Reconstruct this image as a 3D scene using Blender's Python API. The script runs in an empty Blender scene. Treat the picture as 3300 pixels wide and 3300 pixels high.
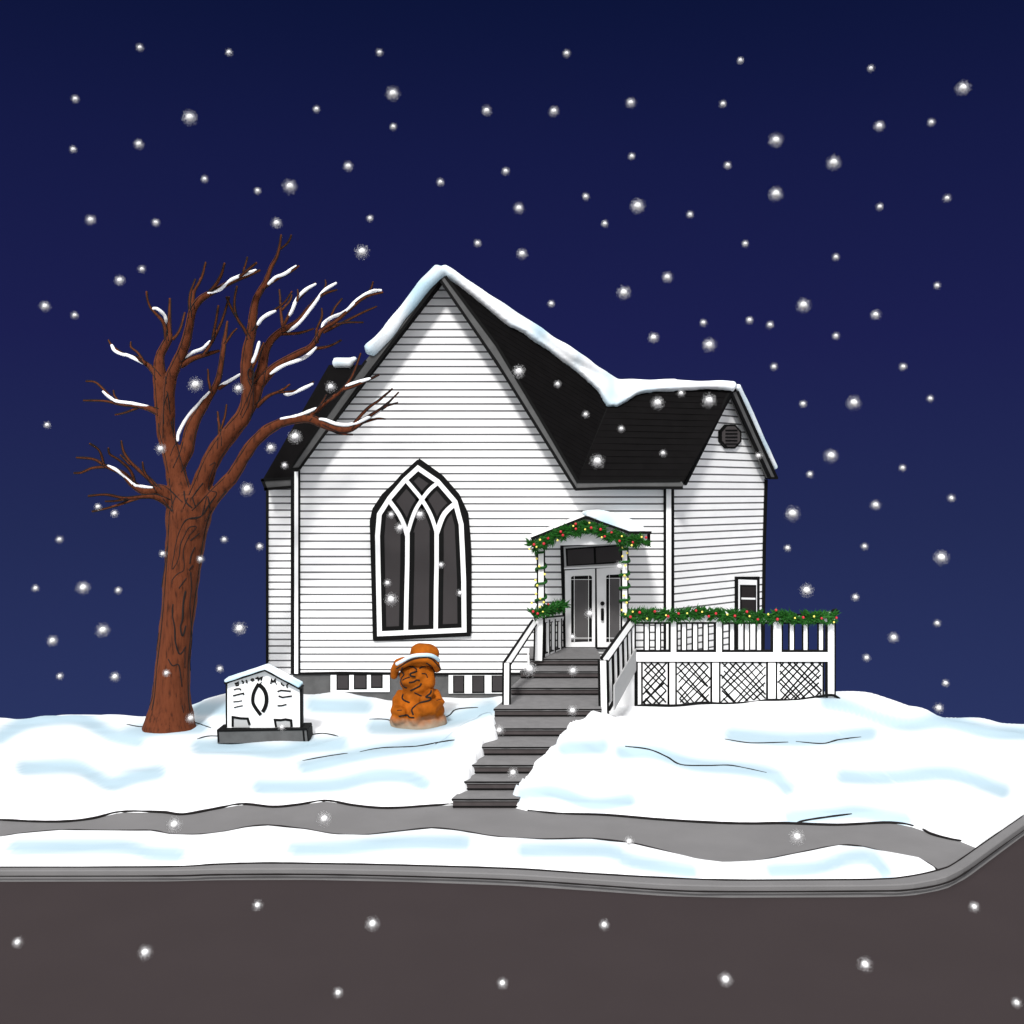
import bpy, bmesh, math, random
import numpy as np
from mathutils import Vector, noise, Matrix
from mathutils.bvhtree import BVHTree

random.seed(7)
R = math.radians
scene = bpy.context.scene
COL = scene.collection
FPX, CX, HY, HC = 3575.0, 1650.0, 1585.0, 6.0     # focal length, centre column, eye line, eye height

# ------------------------------------------------------------------ helpers
def at(px, py, Y):
    return Vector(((px - CX) / FPX * Y, Y, HC - (py - HY) / FPX * Y))

EYE = Vector((0, 0, HC))
def ray(px, py):
    return Vector(((px - CX) / FPX, 1.0, -(py - HY) / FPX))

class Plane:
    def __init__(s, p, n):
        s.p = Vector(p); s.n = Vector(n).normalized()
    def hit(s, px, py):
        d = ray(px, py)
        t = (s.p - EYE).dot(s.n) / d.dot(s.n)
        return EYE + d * t
def YP(Y):
    return Plane((0, Y, 0), (0, -1, 0))

def proj(v):
    return CX + v.x / v.y * FPX, HY + (HC - v.z) / v.y * FPX

class MB:
    def __init__(s):
        s.v = []; s.f = []; s.m = []; s.sm = []
    def add(s, vs, fs, m=0, smooth=False):
        o = len(s.v)
        s.v += [tuple(x) for x in vs]
        for f in fs:
            s.f.append(tuple(i + o for i in f)); s.m.append(m); s.sm.append(smooth)
    def box(s, x0, x1, y0, y1, z0, z1, m=0):
        vs = [(x, y, z) for z in (z0, z1) for y in (y0, y1) for x in (x0, x1)]
        s.add(vs, [(0, 2, 3, 1), (4, 5, 7, 6), (0, 1, 5, 4), (2, 6, 7, 3), (0, 4, 6, 2), (1, 3, 7, 5)], m)
    def prism(s, poly, vec, m=0):
        n = len(poly); vec = Vector(vec)
        a = [Vector(p) for p in poly]; b = [p + vec for p in a]
        s.add(a + b, [tuple(range(n)), tuple(range(2 * n - 1, n - 1, -1))] + [(i, i + n, (i + 1) % n + n, (i + 1) % n) for i in range(n)], m)
    def slab(s, pl, poly, f, b, m=0):
        """outline given on a plane, made solid from f in front of the plane to b behind its front"""
        a = [pl.hit(*p) + pl.n * f for p in poly]
        s.prism(a, pl.n * (b - f), m)
    def rect(s, pl, x0, y0, x1, y1, f, b, m=0):
        s.slab(pl, [(x0, y0), (x1, y0), (x1, y1), (x0, y1)], f, b, m)
    def stroke(s, pl, pts, w, f, b, m=0, closed=False):
        n = len(pts); L = []; Rr = []
        for i, p in enumerate(pts):
            if closed:
                q0, q1 = pts[(i - 1) % n], pts[(i + 1) % n]
            else:
                q0, q1 = pts[max(i - 1, 0)], pts[min(i + 1, n - 1)]
            def un(a, c):
                d = (c[0] - a[0], c[1] - a[1]); l = math.hypot(*d) or 1; return d[0] / l, d[1] / l
            d0 = un(q0, p) if q0 != p else un(p, q1)
            d1 = un(p, q1) if q1 != p else d0
            nx, ny = -(d0[1] + d1[1]), d0[0] + d1[0]
            l = math.hypot(nx, ny) or 1; nx /= l; ny /= l
            c = max(0.45, nx * -d0[1] + ny * d0[0])
            ww = (w[i] if isinstance(w, (list, tuple)) else w) / 2 / c
            L.append((p[0] + nx * ww, p[1] + ny * ww)); Rr.append((p[0] - nx * ww, p[1] - ny * ww))
        fl = [pl.hit(*p) + pl.n * f for p in L]; fr = [pl.hit(*p) + pl.n * f for p in Rr]
        bl = [v + pl.n * (b - f) for v in fl]; br = [v + pl.n * (b - f) for v in fr]
        fs = []
        for i in range(n if closed else n - 1):
            j = (i + 1) % n
            fs += [(i, j, n + j, n + i), (2 * n + i, 3 * n + i, 3 * n + j, 2 * n + j), (i, 2 * n + i, 2 * n + j, j), (n + i, n + j, 3 * n + j, 3 * n + i)]
        if not closed:
            fs += [(0, n, 3 * n, 2 * n), (n - 1, 3 * n - 1, 4 * n - 1, 2 * n - 1)]
        s.add(fl + fr + bl + br, fs, m)
    def tube(s, pts, rad, n=8, m=0, smooth=True, jit=0.0, flat=1.0):
        pts = [Vector(p) for p in pts]
        N = len(pts)
        if not isinstance(rad, (list, tuple)): rad = [rad] * N
        ref = None; vs = []; fs = []
        for i, p in enumerate(pts):
            t = (pts[min(i + 1, N - 1)] - pts[max(i - 1, 0)])
            t = t.normalized() if t.length > 1e-9 else Vector((0, 0, 1))
            if ref is None:
                ref = Vector((0, 1, 0)) if abs(t.y) < .9 else Vector((1, 0, 0))
            u = (ref - t * ref.dot(t)).normalized(); w = t.cross(u); ref = u
            for k in range(n):
                a = 2 * math.pi * k / n
                r = rad[i] * (1 + jit * noise.noise(Vector((p.x * 2 + math.cos(a) * 1.3, p.y * 2 + math.sin(a) * 1.3, p.z * 2.2))))
                vs.append(p + u * math.cos(a) * r * flat + w * math.sin(a) * r)
        for i in range(N - 1):
            for k in range(n):
                k2 = (k + 1) % n
                fs.append((i * n + k, i * n + k2, (i + 1) * n + k2, (i + 1) * n + k))
        c0 = len(vs); vs.append(pts[0] - (pts[1] - pts[0]).normalized() * rad[0] * .5)
        c1 = len(vs); vs.append(pts[-1] + (pts[-1] - pts[-2]).normalized() * rad[-1] * .6)
        for k in range(n):
            k2 = (k + 1) % n
            fs.append((c0, k2, k)); fs.append((c1, (N - 1) * n + k, (N - 1) * n + k2))
        s.add(vs, fs, m, smooth)
    def ball(s, c, r, m=0, nu=12, nv=8):
        c = Vector(c)
        if not isinstance(r, (tuple, list)): r = (r, r, r)
        vs = [c + Vector((0, 0, r[2]))]
        for j in range(1, nv):
            a = math.pi * j / nv
            for i in range(nu):
                b = 2 * math.pi * i / nu
                vs.append(c + Vector((r[0] * math.sin(a) * math.cos(b), r[1] * math.sin(a) * math.sin(b), r[2] * math.cos(a))))
        vs.append(c - Vector((0, 0, r[2])))
        fs = [(0, 1 + i, 1 + (i + 1) % nu) for i in range(nu)]
        for j in range(nv - 2):
            for i in range(nu):
                a = 1 + j * nu; i2 = (i + 1) % nu
                fs.append((a + i, a + nu + i, a + nu + i2, a + i2))
        e = len(vs) - 1; a = 1 + (nv - 2) * nu
        fs += [(e, a + (i + 1) % nu, a + i) for i in range(nu)]
        s.add(vs, fs, m, True)
    def mesh(s, name, mats, normals=True):
        me = bpy.data.meshes.new(name)
        me.from_pydata(s.v, [], s.f)
        for m in (mats if isinstance(mats, (list, tuple)) else [mats]): me.materials.append(m)
        me.polygons.foreach_set('material_index', s.m)
        me.polygons.foreach_set('use_smooth', s.sm)
        if normals:
            bm = bmesh.new(); bm.from_mesh(me)
            bmesh.ops.recalc_face_normals(bm, faces=bm.faces); bm.to_mesh(me); bm.free()
        me.update()
        return me
    def build(s, name, mats, parent=None, normals=True):
        o = bpy.data.objects.new(name, s.mesh(name, mats, normals)); COL.objects.link(o)
        if parent: attach(o, parent)
        return o

def wloc(o):
    v = Vector((0, 0, 0))
    while o is not None:
        v = v + o.location; o = o.parent
    return v
def attach(o, parent):
    o.parent = parent
    o.location = -wloc(parent)        # meshes are given in world coordinates
def tag(o, label=None, cat=None, group=None, kind=None):
    for k, v in (('label', label), ('category', cat), ('group', group), ('kind', kind)):
        if v: o[k] = v
    return o
def thing(name, loc, label, cat, group=None):
    o = bpy.data.objects.new(name, None); COL.objects.link(o); o.location = loc
    return tag(o, label, cat, group)

def soften(mb, name, mat, voxel, parent=None, it=6, fac=.6, lump=0.0, freq=1.0):
    """one rounded continuous mesh from overlapping solids"""
    o = bpy.data.objects.new(name, mb.mesh(name, mat)); COL.objects.link(o)
    md = o.modifiers.new('r', 'REMESH'); md.mode = 'VOXEL'; md.voxel_size = voxel; md.use_smooth_shade = True
    sm = o.modifiers.new('s', 'SMOOTH'); sm.iterations = it; sm.factor = fac
    dg = bpy.context.evaluated_depsgraph_get()
    me = bpy.data.meshes.new_from_object(o.evaluated_get(dg))
    o.modifiers.clear(); o.data = me; me.name = name
    if not me.materials: me.materials.append(mat)
    if lump:
        me.update()
        cs = [v.co.copy() for v in me.vertices]; ns = [v.normal.copy() for v in me.vertices]
        out = []
        for c, n in zip(cs, ns): out += list(c + n * lump * noise.noise(c * freq))
        me.vertices.foreach_set('co', out); me.update()
    me.polygons.foreach_set('use_smooth', [True] * len(me.polygons))
    if parent: attach(o, parent)
    return o

def bvh(o):
    off = wloc(o)
    return BVHTree.FromPolygons([v.co + off for v in o.data.vertices], [tuple(p.vertices) for p in o.data.polygons])
def cast(b, px, py, default=None):
    h = b.ray_cast(EYE, ray(px, py).normalized())
    return h[0] if h[0] is not None else default

def smooth(pts, k=5):
    """Catmull-Rom through tuples of any length"""
    out = []; n = len(pts)
    for i in range(n - 1):
        p0, p1, p2, p3 = pts[max(i - 1, 0)], pts[i], pts[i + 1], pts[min(i + 2, n - 1)]
        for j in range(k):
            t = j / k
            out.append(tuple(.5 * (2 * b + (c - a) * t + (2 * a - 5 * b + 4 * c - d) * t * t + (3 * b - a - 3 * c + d) * t ** 3) for a, b, c, d in zip(p0, p1, p2, p3)))
    out.append(tuple(pts[-1]))
    return out
def sstep(a, b, x):
    t = min(1, max(0, (x - a) / (b - a))); return t * t * (3 - 2 * t)

# ------------------------------------------------------------------ materials
def mat(name, base, rough=.8, var=.0, scale=3.0, bump=0.0, bscale=40, spec=.2, var2=None, emit=None, detail=4):
    m = bpy.data.materials.new(name); m.use_nodes = True
    nt = m.node_tree; b = nt.nodes['Principled BSDF']
    b.inputs['Roughness'].default_value = rough
    b.inputs['Specular IOR Level'].default_value = spec
    b.inputs['Base Color'].default_value = (*base, 1)
    tc = nt.nodes.new('ShaderNodeTexCoord')
    if var or var2:
        nz = nt.nodes.new('ShaderNodeTexNoise'); nz.inputs['Scale'].default_value = scale; nz.inputs['Detail'].default_value = detail
        nt.links.new(tc.outputs['Object'], nz.inputs['Vector'])
        rp = nt.nodes.new('ShaderNodeValToRGB')
        lo = var2 if var2 else tuple(c * (1 - var) for c in base); hi = base if var2 else tuple(min(1, c * (1 + var)) for c in base)
        rp.color_ramp.elements[0].position = .35; rp.color_ramp.elements[1].position = .65
        rp.color_ramp.elements[0].color = (*lo, 1); rp.color_ramp.elements[1].color = (*hi, 1)
        nt.links.new(nz.outputs['Fac'], rp.inputs['Fac']); nt.links.new(rp.outputs['Color'], b.inputs['Base Color'])
    if bump:
        n2 = nt.nodes.new('ShaderNodeTexNoise'); n2.inputs['Scale'].default_value = bscale; n2.inputs['Detail'].default_value = 5
        nt.links.new(tc.outputs['Object'], n2.inputs['Vector'])
        bp = nt.nodes.new('ShaderNodeBump'); bp.inputs['Strength'].default_value = bump; bp.inputs['Distance'].default_value = .02
        nt.links.new(n2.outputs['Fac'], bp.inputs['Height']); nt.links.new(bp.outputs['Normal'], b.inputs['Normal'])
    if emit:
        b.inputs['Emission Color'].default_value = (*emit[0], 1); b.inputs['Emission Strength'].default_value = emit[1]
    return m

M = {}
M['white'] = mat('white_paint', (.84, .84, .84), .6, .03, 2.0, .08, 30)
M['siding'] = mat('siding_paint', (.85, .85, .85), .6, .03, 1.3, .06, 25)
M['gap'] = mat('siding_gap', (.13, .13, .133), .9)
M['black'] = mat('black_trim', (.0035, .0035, .0035), .7, spec=.1)
M['roof'] = mat('dark_shingle', (.0050, .0046, .0048), .9, .10, 3.0, .08, 30, .03)
M['fascia'] = mat('grey_fascia', (.085, .085, .085), .8, .1, 3, .1)
M['glass'] = mat('dark_glass', (.040, .036, .037), .5, .08, .7, 0, 1, .08)
M['glass2'] = mat('grey_glass', (.085, .081, .082), .5, .08, 1.5, 0, 1, .08)
M['found'] = mat('grey_foundation', (.085, .085, .085), .9, .12, 4, .2, 40)
M['tread'] = mat('grey_stone', (.162, .158, .160), .9, .08, 5, .15, 50)
M['riser'] = mat('dark_stone', (.062, .053, .053), .9, .1, 5, .15, 50)
M['walk'] = mat('pavement_grey', (.163, .159, .161), .9, .05, 1.2, .2, 60)
M['road'] = mat('asphalt', (.040, .0316, .0328), .95, .025, .8, .25, 120, .05)
M['dark_stroke'] = mat('dark_line', (.012, .010, .010), .95)
M['vent'] = mat('vent_grey', (.06, .053, .053), .8)
M['snow'] = mat('white_snow', (.88, .89, .905), .7, 0, .9, .06, 10, .12, var2=(.42, .58, .67), detail=1)
M['tsnow'] = mat('branch_snow', (.88, .89, .91), .7, spec=.1)
M['green'] = mat('green_needles', (.020, .135, .014), .7, spec=.2, var2=(.006, .050, .005), scale=22, detail=2)
M['dgreen'] = mat('dark_green_twine', (.010, .075, .010), .7, .2, 30)
M['red'] = mat('red_berry', (.52, .014, .03), .35, spec=.4)
M['bulb'] = mat('yellow_bulb', (.9, .74, .14), .4, spec=.4, emit=((1, .78, .16), .1))
M['sand'] = mat('carved_wood', (.285, .072, .0045), .75, .28, 3.4, .2, 12, .06)
M['hat'] = mat('carved_hat', (.285, .072, .0045), .75, .28, 3.4, .2, 12, .06)
M['dark_glass'] = mat('black_glass', (.022, .019, .019), .6, spec=.05)
M['grey'] = mat('pale_grey', (.38, .38, .38), .8)

def dusted(m):
    nt = m.node_tree; b = nt.nodes['Principled BSDF']
    src = b.inputs['Base Color'].links[0].from_socket
    tc = nt.nodes.new('ShaderNodeTexCoord'); sx = nt.nodes.new('ShaderNodeSeparateXYZ'); mr = nt.nodes.new('ShaderNodeMapRange')
    nz = nt.nodes.new('ShaderNodeTexNoise'); nz.inputs['Scale'].default_value = 3
    ad = nt.nodes.new('ShaderNodeMath'); ad.operation = 'MULTIPLY_ADD'; ad.inputs[1].default_value = .22
    nt.links.new(tc.outputs['Generated'], sx.inputs[0]); nt.links.new(tc.outputs['Object'], nz.inputs['Vector'])
    nt.links.new(nz.outputs['Fac'], ad.inputs[0]); nt.links.new(sx.outputs['Z'], ad.inputs[2])
    mr.inputs['From Min'].default_value = .26; mr.inputs['From Max'].default_value = .40; mr.inputs['To Min'].default_value = .85; mr.inputs['To Max'].default_value = 0
    nt.links.new(ad.outputs[0], mr.inputs['Value'])
    mx = nt.nodes.new('ShaderNodeMix'); mx.data_type = 'RGBA'; mx.inputs[7].default_value = (.34, .29, .22, 1)
    nt.links.new(mr.outputs[0], mx.inputs[0]); nt.links.new(src, mx.inputs[6]); nt.links.new(mx.outputs[2], b.inputs['Base Color'])
dusted(M['sand'])

def bark_mat():
    m = mat('brown_bark', (.155, .047, .020), .9, 0, 1, 0)
    nt = m.node_tree; b = nt.nodes['Principled BSDF']
    tc = nt.nodes.new('ShaderNodeTexCoord'); mp = nt.nodes.new('ShaderNodeMapping')
    mp.inputs['Scale'].default_value = (9, 9, 1.5)
    nz = nt.nodes.new('ShaderNodeTexNoise'); nz.inputs['Scale'].default_value = 1.6; nz.inputs['Detail'].default_value = 6; nz.inputs['Roughness'].default_value = .6
    nt.links.new(tc.outputs['Object'], mp.inputs['Vector']); nt.links.new(mp.outputs['Vector'], nz.inputs['Vector'])
    rp = nt.nodes.new('ShaderNodeValToRGB')
    e = rp.color_ramp.elements
    e[0].position = .33; e[0].color = (.035, .009, .003, 1); e[1].position = .46; e[1].color = (.094, .0225, .0070, 1)
    x = e.new(.75); x.color = (.122, .032, .011, 1)
    nt.links.new(nz.outputs['Fac'], rp.inputs['Fac']); nt.links.new(rp.outputs['Color'], b.inputs['Base Color'])
    bp = nt.nodes.new('ShaderNodeBump'); bp.inputs['Strength'].default_value = .35; bp.inputs['Distance'].default_value = .05
    nt.links.new(nz.outputs['Fac'], bp.inputs['Height']); nt.links.new(bp.outputs['Normal'], b.inputs['Normal'])
    return m
M['bark'] = bark_mat()

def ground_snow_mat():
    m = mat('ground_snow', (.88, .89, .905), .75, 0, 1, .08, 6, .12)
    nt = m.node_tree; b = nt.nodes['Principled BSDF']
    a = nt.nodes.new('ShaderNodeAttribute'); a.attribute_name = 'blue_shade'  # bluish shade of the streaks, painted into the snow colour
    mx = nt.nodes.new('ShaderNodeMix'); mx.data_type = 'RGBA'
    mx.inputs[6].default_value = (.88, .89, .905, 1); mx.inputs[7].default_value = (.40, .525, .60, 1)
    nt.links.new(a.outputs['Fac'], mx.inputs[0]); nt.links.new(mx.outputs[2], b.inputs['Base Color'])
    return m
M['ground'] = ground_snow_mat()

def flake_mat():
    m = bpy.data.materials.new('snow_crystals'); m.use_nodes = True
    nt = m.node_tree; nt.nodes.clear()
    o = nt.nodes.new('ShaderNodeOutputMaterial'); d = nt.nodes.new('ShaderNodeBsdfDiffuse'); t = nt.nodes.new('ShaderNodeBsdfTranslucent')
    d.inputs['Color'].default_value = (.95, .95, .95, 1); t.inputs['Color'].default_value = (.95, .95, .95, 1)
    x = nt.nodes.new('ShaderNodeMixShader'); x.inputs[0].default_value = .5
    nt.links.new(d.outputs[0], x.inputs[1]); nt.links.new(t.outputs[0], x.inputs[2]); nt.links.new(x.outputs[0], o.inputs['Surface'])
    return m
M['flake'] = flake_mat()
M['core'] = mat('snow_core', (.95, .95, .95), .9, spec=0)

# ------------------------------------------------------------------ camera, light, sky
cam = bpy.data.cameras.new('camera'); co = bpy.data.objects.new('camera', cam); COL.objects.link(co)
co.location = EYE; co.rotation_euler = (R(90), 0, 0)
cam.sensor_width = 36; cam.lens = FPX / 3300 * 36; cam.shift_y = (HY - 1650) / 3300
cam.clip_end = 2000; cam.clip_start = .1
scene.camera = co

SUN_EL, SUN_AZ = 42, 13
sd = bpy.data.lights.new('moon_light', 'SUN'); so = bpy.data.objects.new('moon_light', sd); COL.objects.link(so)
sd.energy = 2.7; sd.angle = R(8); sd.color = (1, .985, .965)
dirv = Vector((math.sin(R(SUN_AZ)) * math.cos(R(SUN_EL)), math.cos(R(SUN_AZ)) * math.cos(R(SUN_EL)), -math.sin(R(SUN_EL))))
so.rotation_euler = dirv.to_track_quat('-Z', 'Y').to_euler(); so.location = (-10, -20, 40)

w = bpy.data.worlds.new('World'); scene.world = w; w.use_nodes = True
nt = w.node_tree; bg = nt.nodes['Background']
tc = nt.nodes.new('ShaderNodeTexCoord'); sx = nt.nodes.new('ShaderNodeSeparateXYZ'); mr = nt.nodes.new('ShaderNodeMapRange')
rp = nt.nodes.new('ShaderNodeValToRGB')
mr.inputs['From Min'].default_value = -.22; mr.inputs['From Max'].default_value = .42
nt.links.new(tc.outputs['Generated'], sx.inputs[0]); nt.links.new(sx.outputs['Z'], mr.inputs['Value']); nt.links.new(mr.outputs[0], rp.inputs[0])
e = rp.color_ramp.elements
e[0].position = 0; e[0].color = (.0245, .0370, .1260, 1)
e[1].position = 1; e[1].color = (.0035, .0070, .0400, 1)
for p, c in ((.30, (.0165, .0240, .0920, 1)), (.55, (.0115, .0140, .0790, 1)), (.8, (.0075, .0105, .0610, 1))):
    x = e.new(p); x.color = c
def mapr(sock, a, b_):
    m = nt.nodes.new('ShaderNodeMapRange'); m.interpolation_type = 'SMOOTHSTEP'
    m.inputs['From Min'].default_value = a; m.inputs['From Max'].default_value = b_
    nt.links.new(sock, m.inputs['Value']); return m.outputs[0]
def mth(op, a, b_):
    m = nt.nodes.new('ShaderNodeMath'); m.operation = op; nt.links.new(a, m.inputs[0]); nt.links.new(b_, m.inputs[1]); return m.outputs[0]
over = mapr(sx.outputs['Z'], .44, .80)                    # added fill glow out of view, overhead and behind the camera
south = mth('MULTIPLY', mapr(sx.outputs['Y'], -.05, -.75), mapr(sx.outputs['Z'], -.05, .12))
glow = mth('MAXIMUM', over, south)
gm = nt.nodes.new('ShaderNodeMix'); gm.data_type = 'RGBA'; gm.inputs[7].default_value = (1.25, 1.25, 1.26, 1)
nt.links.new(glow, gm.inputs[0]); nt.links.new(rp.outputs[0], gm.inputs[6])
nt.links.new(gm.outputs[2], bg.inputs['Color']); bg.inputs['Strength'].default_value = .755
scene.view_settings.view_transform = 'Standard'; scene.view_settings.look = 'None'; scene.view_settings.exposure = .4; scene.view_settings.gamma = 1
scene.cycles.max_bounces = 8; scene.cycles.diffuse_bounces = 4
scene.cycles.use_denoising = True
scene.cycles.denoiser = 'OPENIMAGEDENOISE'

# ------------------------------------------------------------------ ground lines in plan
def zrow(py, z): return (HC - z) * FPX / (py - HY)         # distance of a level z that shows at row py
def line_xy(pts, z):
    out = []
    for px, py in pts:
        Y = zrow(py, z); out.append(((px - CX) / FPX * Y, Y))
    return out
BACK = line_xy([(-60, 2648), (0, 2645), (110, 2650), (210, 2650), (300, 2640), (390, 2619), (520, 2620), (590, 2627), (690, 2610), (780, 2594), (880, 2603), (960, 2596), (1050, 2583), (1140, 2598), (1250, 2607), (1400, 2598), (1480, 2594), (1650, 2602), (1700, 2614), (1800, 2624), (1950, 2629), (2130, 2644), (2300, 2654), (2420, 2657), (2530, 2656), (2700, 2661), (2870, 2654), (2960, 2670), (3000, 2690), (3060, 2706), (3120, 2716)], .15)
FRONT = line_xy([(-60, 2705), (0, 2700), (60, 2690), (200, 2678), (350, 2680), (490, 2680), (550, 2692), (640, 2693), (730, 2683), (800, 2668), (870, 2663), (980, 2675), (1080, 2692), (1180, 2694), (1280, 2683), (1390, 2672), (1480, 2680), (1600, 2700), (1750, 2708), (1900, 2706), (2030, 2720), (2140, 2746), (2250, 2776), (2330, 2785), (2440, 2778), (2550, 2757), (2700, 2728), (2780, 2732), (2900, 2762), (2970, 2775), (3020, 2805)], .15)
KTOP = line_xy([(-60, 2798), (0, 2798), (540, 2797), (700, 2789), (850, 2785), (1050, 2787), (1300, 2792), (1650, 2803), (1900, 2819), (2150, 2833), (2350, 2840), (2800, 2838), (2930, 2828), (3030, 2806), (3080, 2783), (3190, 2706), (3300, 2630)], .15)
KARR = line_xy([(-60, 2806), (0, 2806), (540, 2805), (700, 2801), (1000, 2800), (1300, 2806), (1650, 2818), (1900, 2834), (2150, 2851), (2350, 2856), (2800, 2854), (2930, 2850), (3040, 2830), (3110, 2795), (3220, 2715), (3330, 2636)], .15)
def ext(line, dxl=-60, diag=None):
    l = [(dxl, line[0][1])] + list(line)
    if diag: l = l + [diag]
    return l
def f_of(line):
    xs = [p[0] for p in line]; ys = [p[1] for p in line]
    return lambda x: float(np.interp(x, xs, ys))
kd = (KTOP[-1][0] - KTOP[-3][0], KTOP[-1][1] - KTOP[-3][1]); kl = math.hypot(*kd)
def onward(p, n=46): return (p[0] + kd[0] / kl * n, p[1] + kd[1] / kl * n)
ktop = f_of(ext(KTOP, diag=onward(KTOP[-1]))); karr = f_of(ext(KARR, diag=onward(KARR[-1])))
back0 = f_of(ext(BACK)); front = f_of(ext(FRONT))
XR = BACK[-1][0]
def back(x):
    return back0(x) if x < XR else max(ktop(x) + .04, BACK[-1][1] * max(0, 1 - (x - XR)))

# steps: front edge row and side columns of each tread, from the door down to the pavement
Z0, RISE = 1.80, .183
ROWS = [2122, 2162, 2215, 2283, 2345, 2405, 2463, 2516, 2572]
LEFT = [1710, 1678, 1648, 1594, 1600, 1557, 1528, 1498, 1470]
RIGHT = [1938, 1935, 1935, 1935, 1825, 1785, 1722, 1690, 1650]
STEP = []
for k, (r, a, b) in enumerate(zip(ROWS, LEFT, RIGHT)):
    z = Z0 - RISE * k; Y = zrow(r, z)
    STEP.append((Y, z, (a - CX) / FPX * Y, (b - CX) / FPX * Y))
sy = [s[0] for s in STEP][::-1]; sl = [s[2] for s in STEP][::-1]; sr = [s[3] for s in STEP][::-1]; sz = [s[1] for s in STEP][::-1]
def path_side(Y):
    wig = .17 * noise.noise(Vector((0, Y * 2.2, 3))); wig2 = .16 * noise.noise(Vector((5, Y * 1.8, 8)))
    return float(np.interp(Y, sy, sl)) + wig, float(np.interp(Y, sy, sr)) + wig2, float(np.interp(Y, sy, sz))

# ------------------------------------------------------------------ terrain
CT = []
def cp(px, py, Y): v = at(px, py, Y); CT.append((v.x, v.y, v.z))
for X in (-40, -25, -18, -14):
    CT += [(X, 21, .25), (X, 24, .24), (X, 27, .1), (X, 30, -.1)]
for a in [(0, 2317, 30), (200, 2300, 30), (350, 2303, 30), (450, 2316, 30), (150, 2450, 24), (350, 2420, 25), (540, 2342, 27), (440, 2345, 26.7), (640, 2338, 27), (700, 2238, 29.4), (660, 2248, 29.4), (590, 2290, 29.4), (520, 2313, 29.6),
          (720, 2395, 25.8), (850, 2395, 25.6), (980, 2390, 25.8), (850, 2350, 27), (760, 2235, 29.4), (900, 2240, 29.4), (1000, 2242, 29.8), (1090, 2233, 29.9), (1170, 2245, 29.9), (1260, 2262, 29.9), (1450, 2250, 29.9), (1620, 2245, 29.9),
          (1250, 2330, 27.2), (1350, 2340, 27.0), (1450, 2325, 27.2), (1560, 2330, 25.5), (1600, 2270, 28.5), (1400, 2420, 23.5), (1450, 2500, 21.9), (1200, 2450, 22.8), (1000, 2500, 21.7), (600, 2500, 21.9), (800, 2450, 23.5), (1100, 2390, 25),
          (1950, 2320, 24.7), (2060, 2272, 28), (2300, 2270, 28), (2500, 2258, 28), (2680, 2243, 28), (2750, 2232, 28.6), (2900, 2277, 30), (3100, 2311, 30), (3300, 2337, 30), (2000, 2450, 22.7), (2400, 2450, 23), (2800, 2450, 23.2), (2400, 2350, 25.7), (2850, 2350, 26.2),
          (3200, 2450, 24.2), (1900, 2410, 23.2), (1800, 2500, 21.6), (1720, 2570, 20.6), (3200, 2560, 21.6), (2100, 2262, 30), (2400, 2255, 30)]:
    cp(*a)
for X in (17, 25, 40): CT += [(X, 30, -.4), (X, 26, -.2)]
CT = np.array(CT)
def idw(X, Y):
    d2 = (CT[:, 0] - X) ** 2 + (CT[:, 1] - Y) ** 2 + .15
    wt = d2 ** -1.6
    return float((wt * CT[:, 2]).sum() / wt.sum())
def fall(Y):
    d = max(0, Y - 30.0)
    return -.29 * d * d / (d + .35)
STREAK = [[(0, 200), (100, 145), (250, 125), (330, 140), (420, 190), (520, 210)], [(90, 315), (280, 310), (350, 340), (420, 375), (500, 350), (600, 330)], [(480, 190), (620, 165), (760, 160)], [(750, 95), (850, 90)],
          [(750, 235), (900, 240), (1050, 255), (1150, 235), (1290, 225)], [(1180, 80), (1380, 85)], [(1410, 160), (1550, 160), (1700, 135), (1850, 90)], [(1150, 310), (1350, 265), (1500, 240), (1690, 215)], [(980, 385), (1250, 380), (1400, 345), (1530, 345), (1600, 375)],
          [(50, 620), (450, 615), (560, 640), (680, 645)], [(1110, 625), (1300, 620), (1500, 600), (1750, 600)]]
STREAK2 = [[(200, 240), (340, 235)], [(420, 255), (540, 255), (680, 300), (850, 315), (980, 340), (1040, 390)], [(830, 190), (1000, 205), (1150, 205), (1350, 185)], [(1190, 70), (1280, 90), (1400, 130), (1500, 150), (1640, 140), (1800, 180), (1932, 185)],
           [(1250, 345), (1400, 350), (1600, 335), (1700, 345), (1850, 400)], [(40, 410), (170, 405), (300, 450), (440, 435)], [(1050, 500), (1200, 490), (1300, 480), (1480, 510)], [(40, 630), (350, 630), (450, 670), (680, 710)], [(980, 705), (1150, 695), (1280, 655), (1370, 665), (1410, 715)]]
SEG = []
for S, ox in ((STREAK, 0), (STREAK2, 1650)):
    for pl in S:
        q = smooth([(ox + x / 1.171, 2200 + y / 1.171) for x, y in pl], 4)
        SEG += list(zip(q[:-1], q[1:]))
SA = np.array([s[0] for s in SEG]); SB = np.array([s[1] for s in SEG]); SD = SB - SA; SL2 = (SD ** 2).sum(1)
def blue_shade(px, py):  # mask of painted blue shade along the streaks, also sinks the hollows
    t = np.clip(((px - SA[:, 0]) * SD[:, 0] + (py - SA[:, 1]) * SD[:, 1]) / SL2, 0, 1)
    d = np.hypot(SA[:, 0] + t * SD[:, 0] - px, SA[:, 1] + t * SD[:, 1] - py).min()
    return 1 - sstep(8, 46, d)

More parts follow.
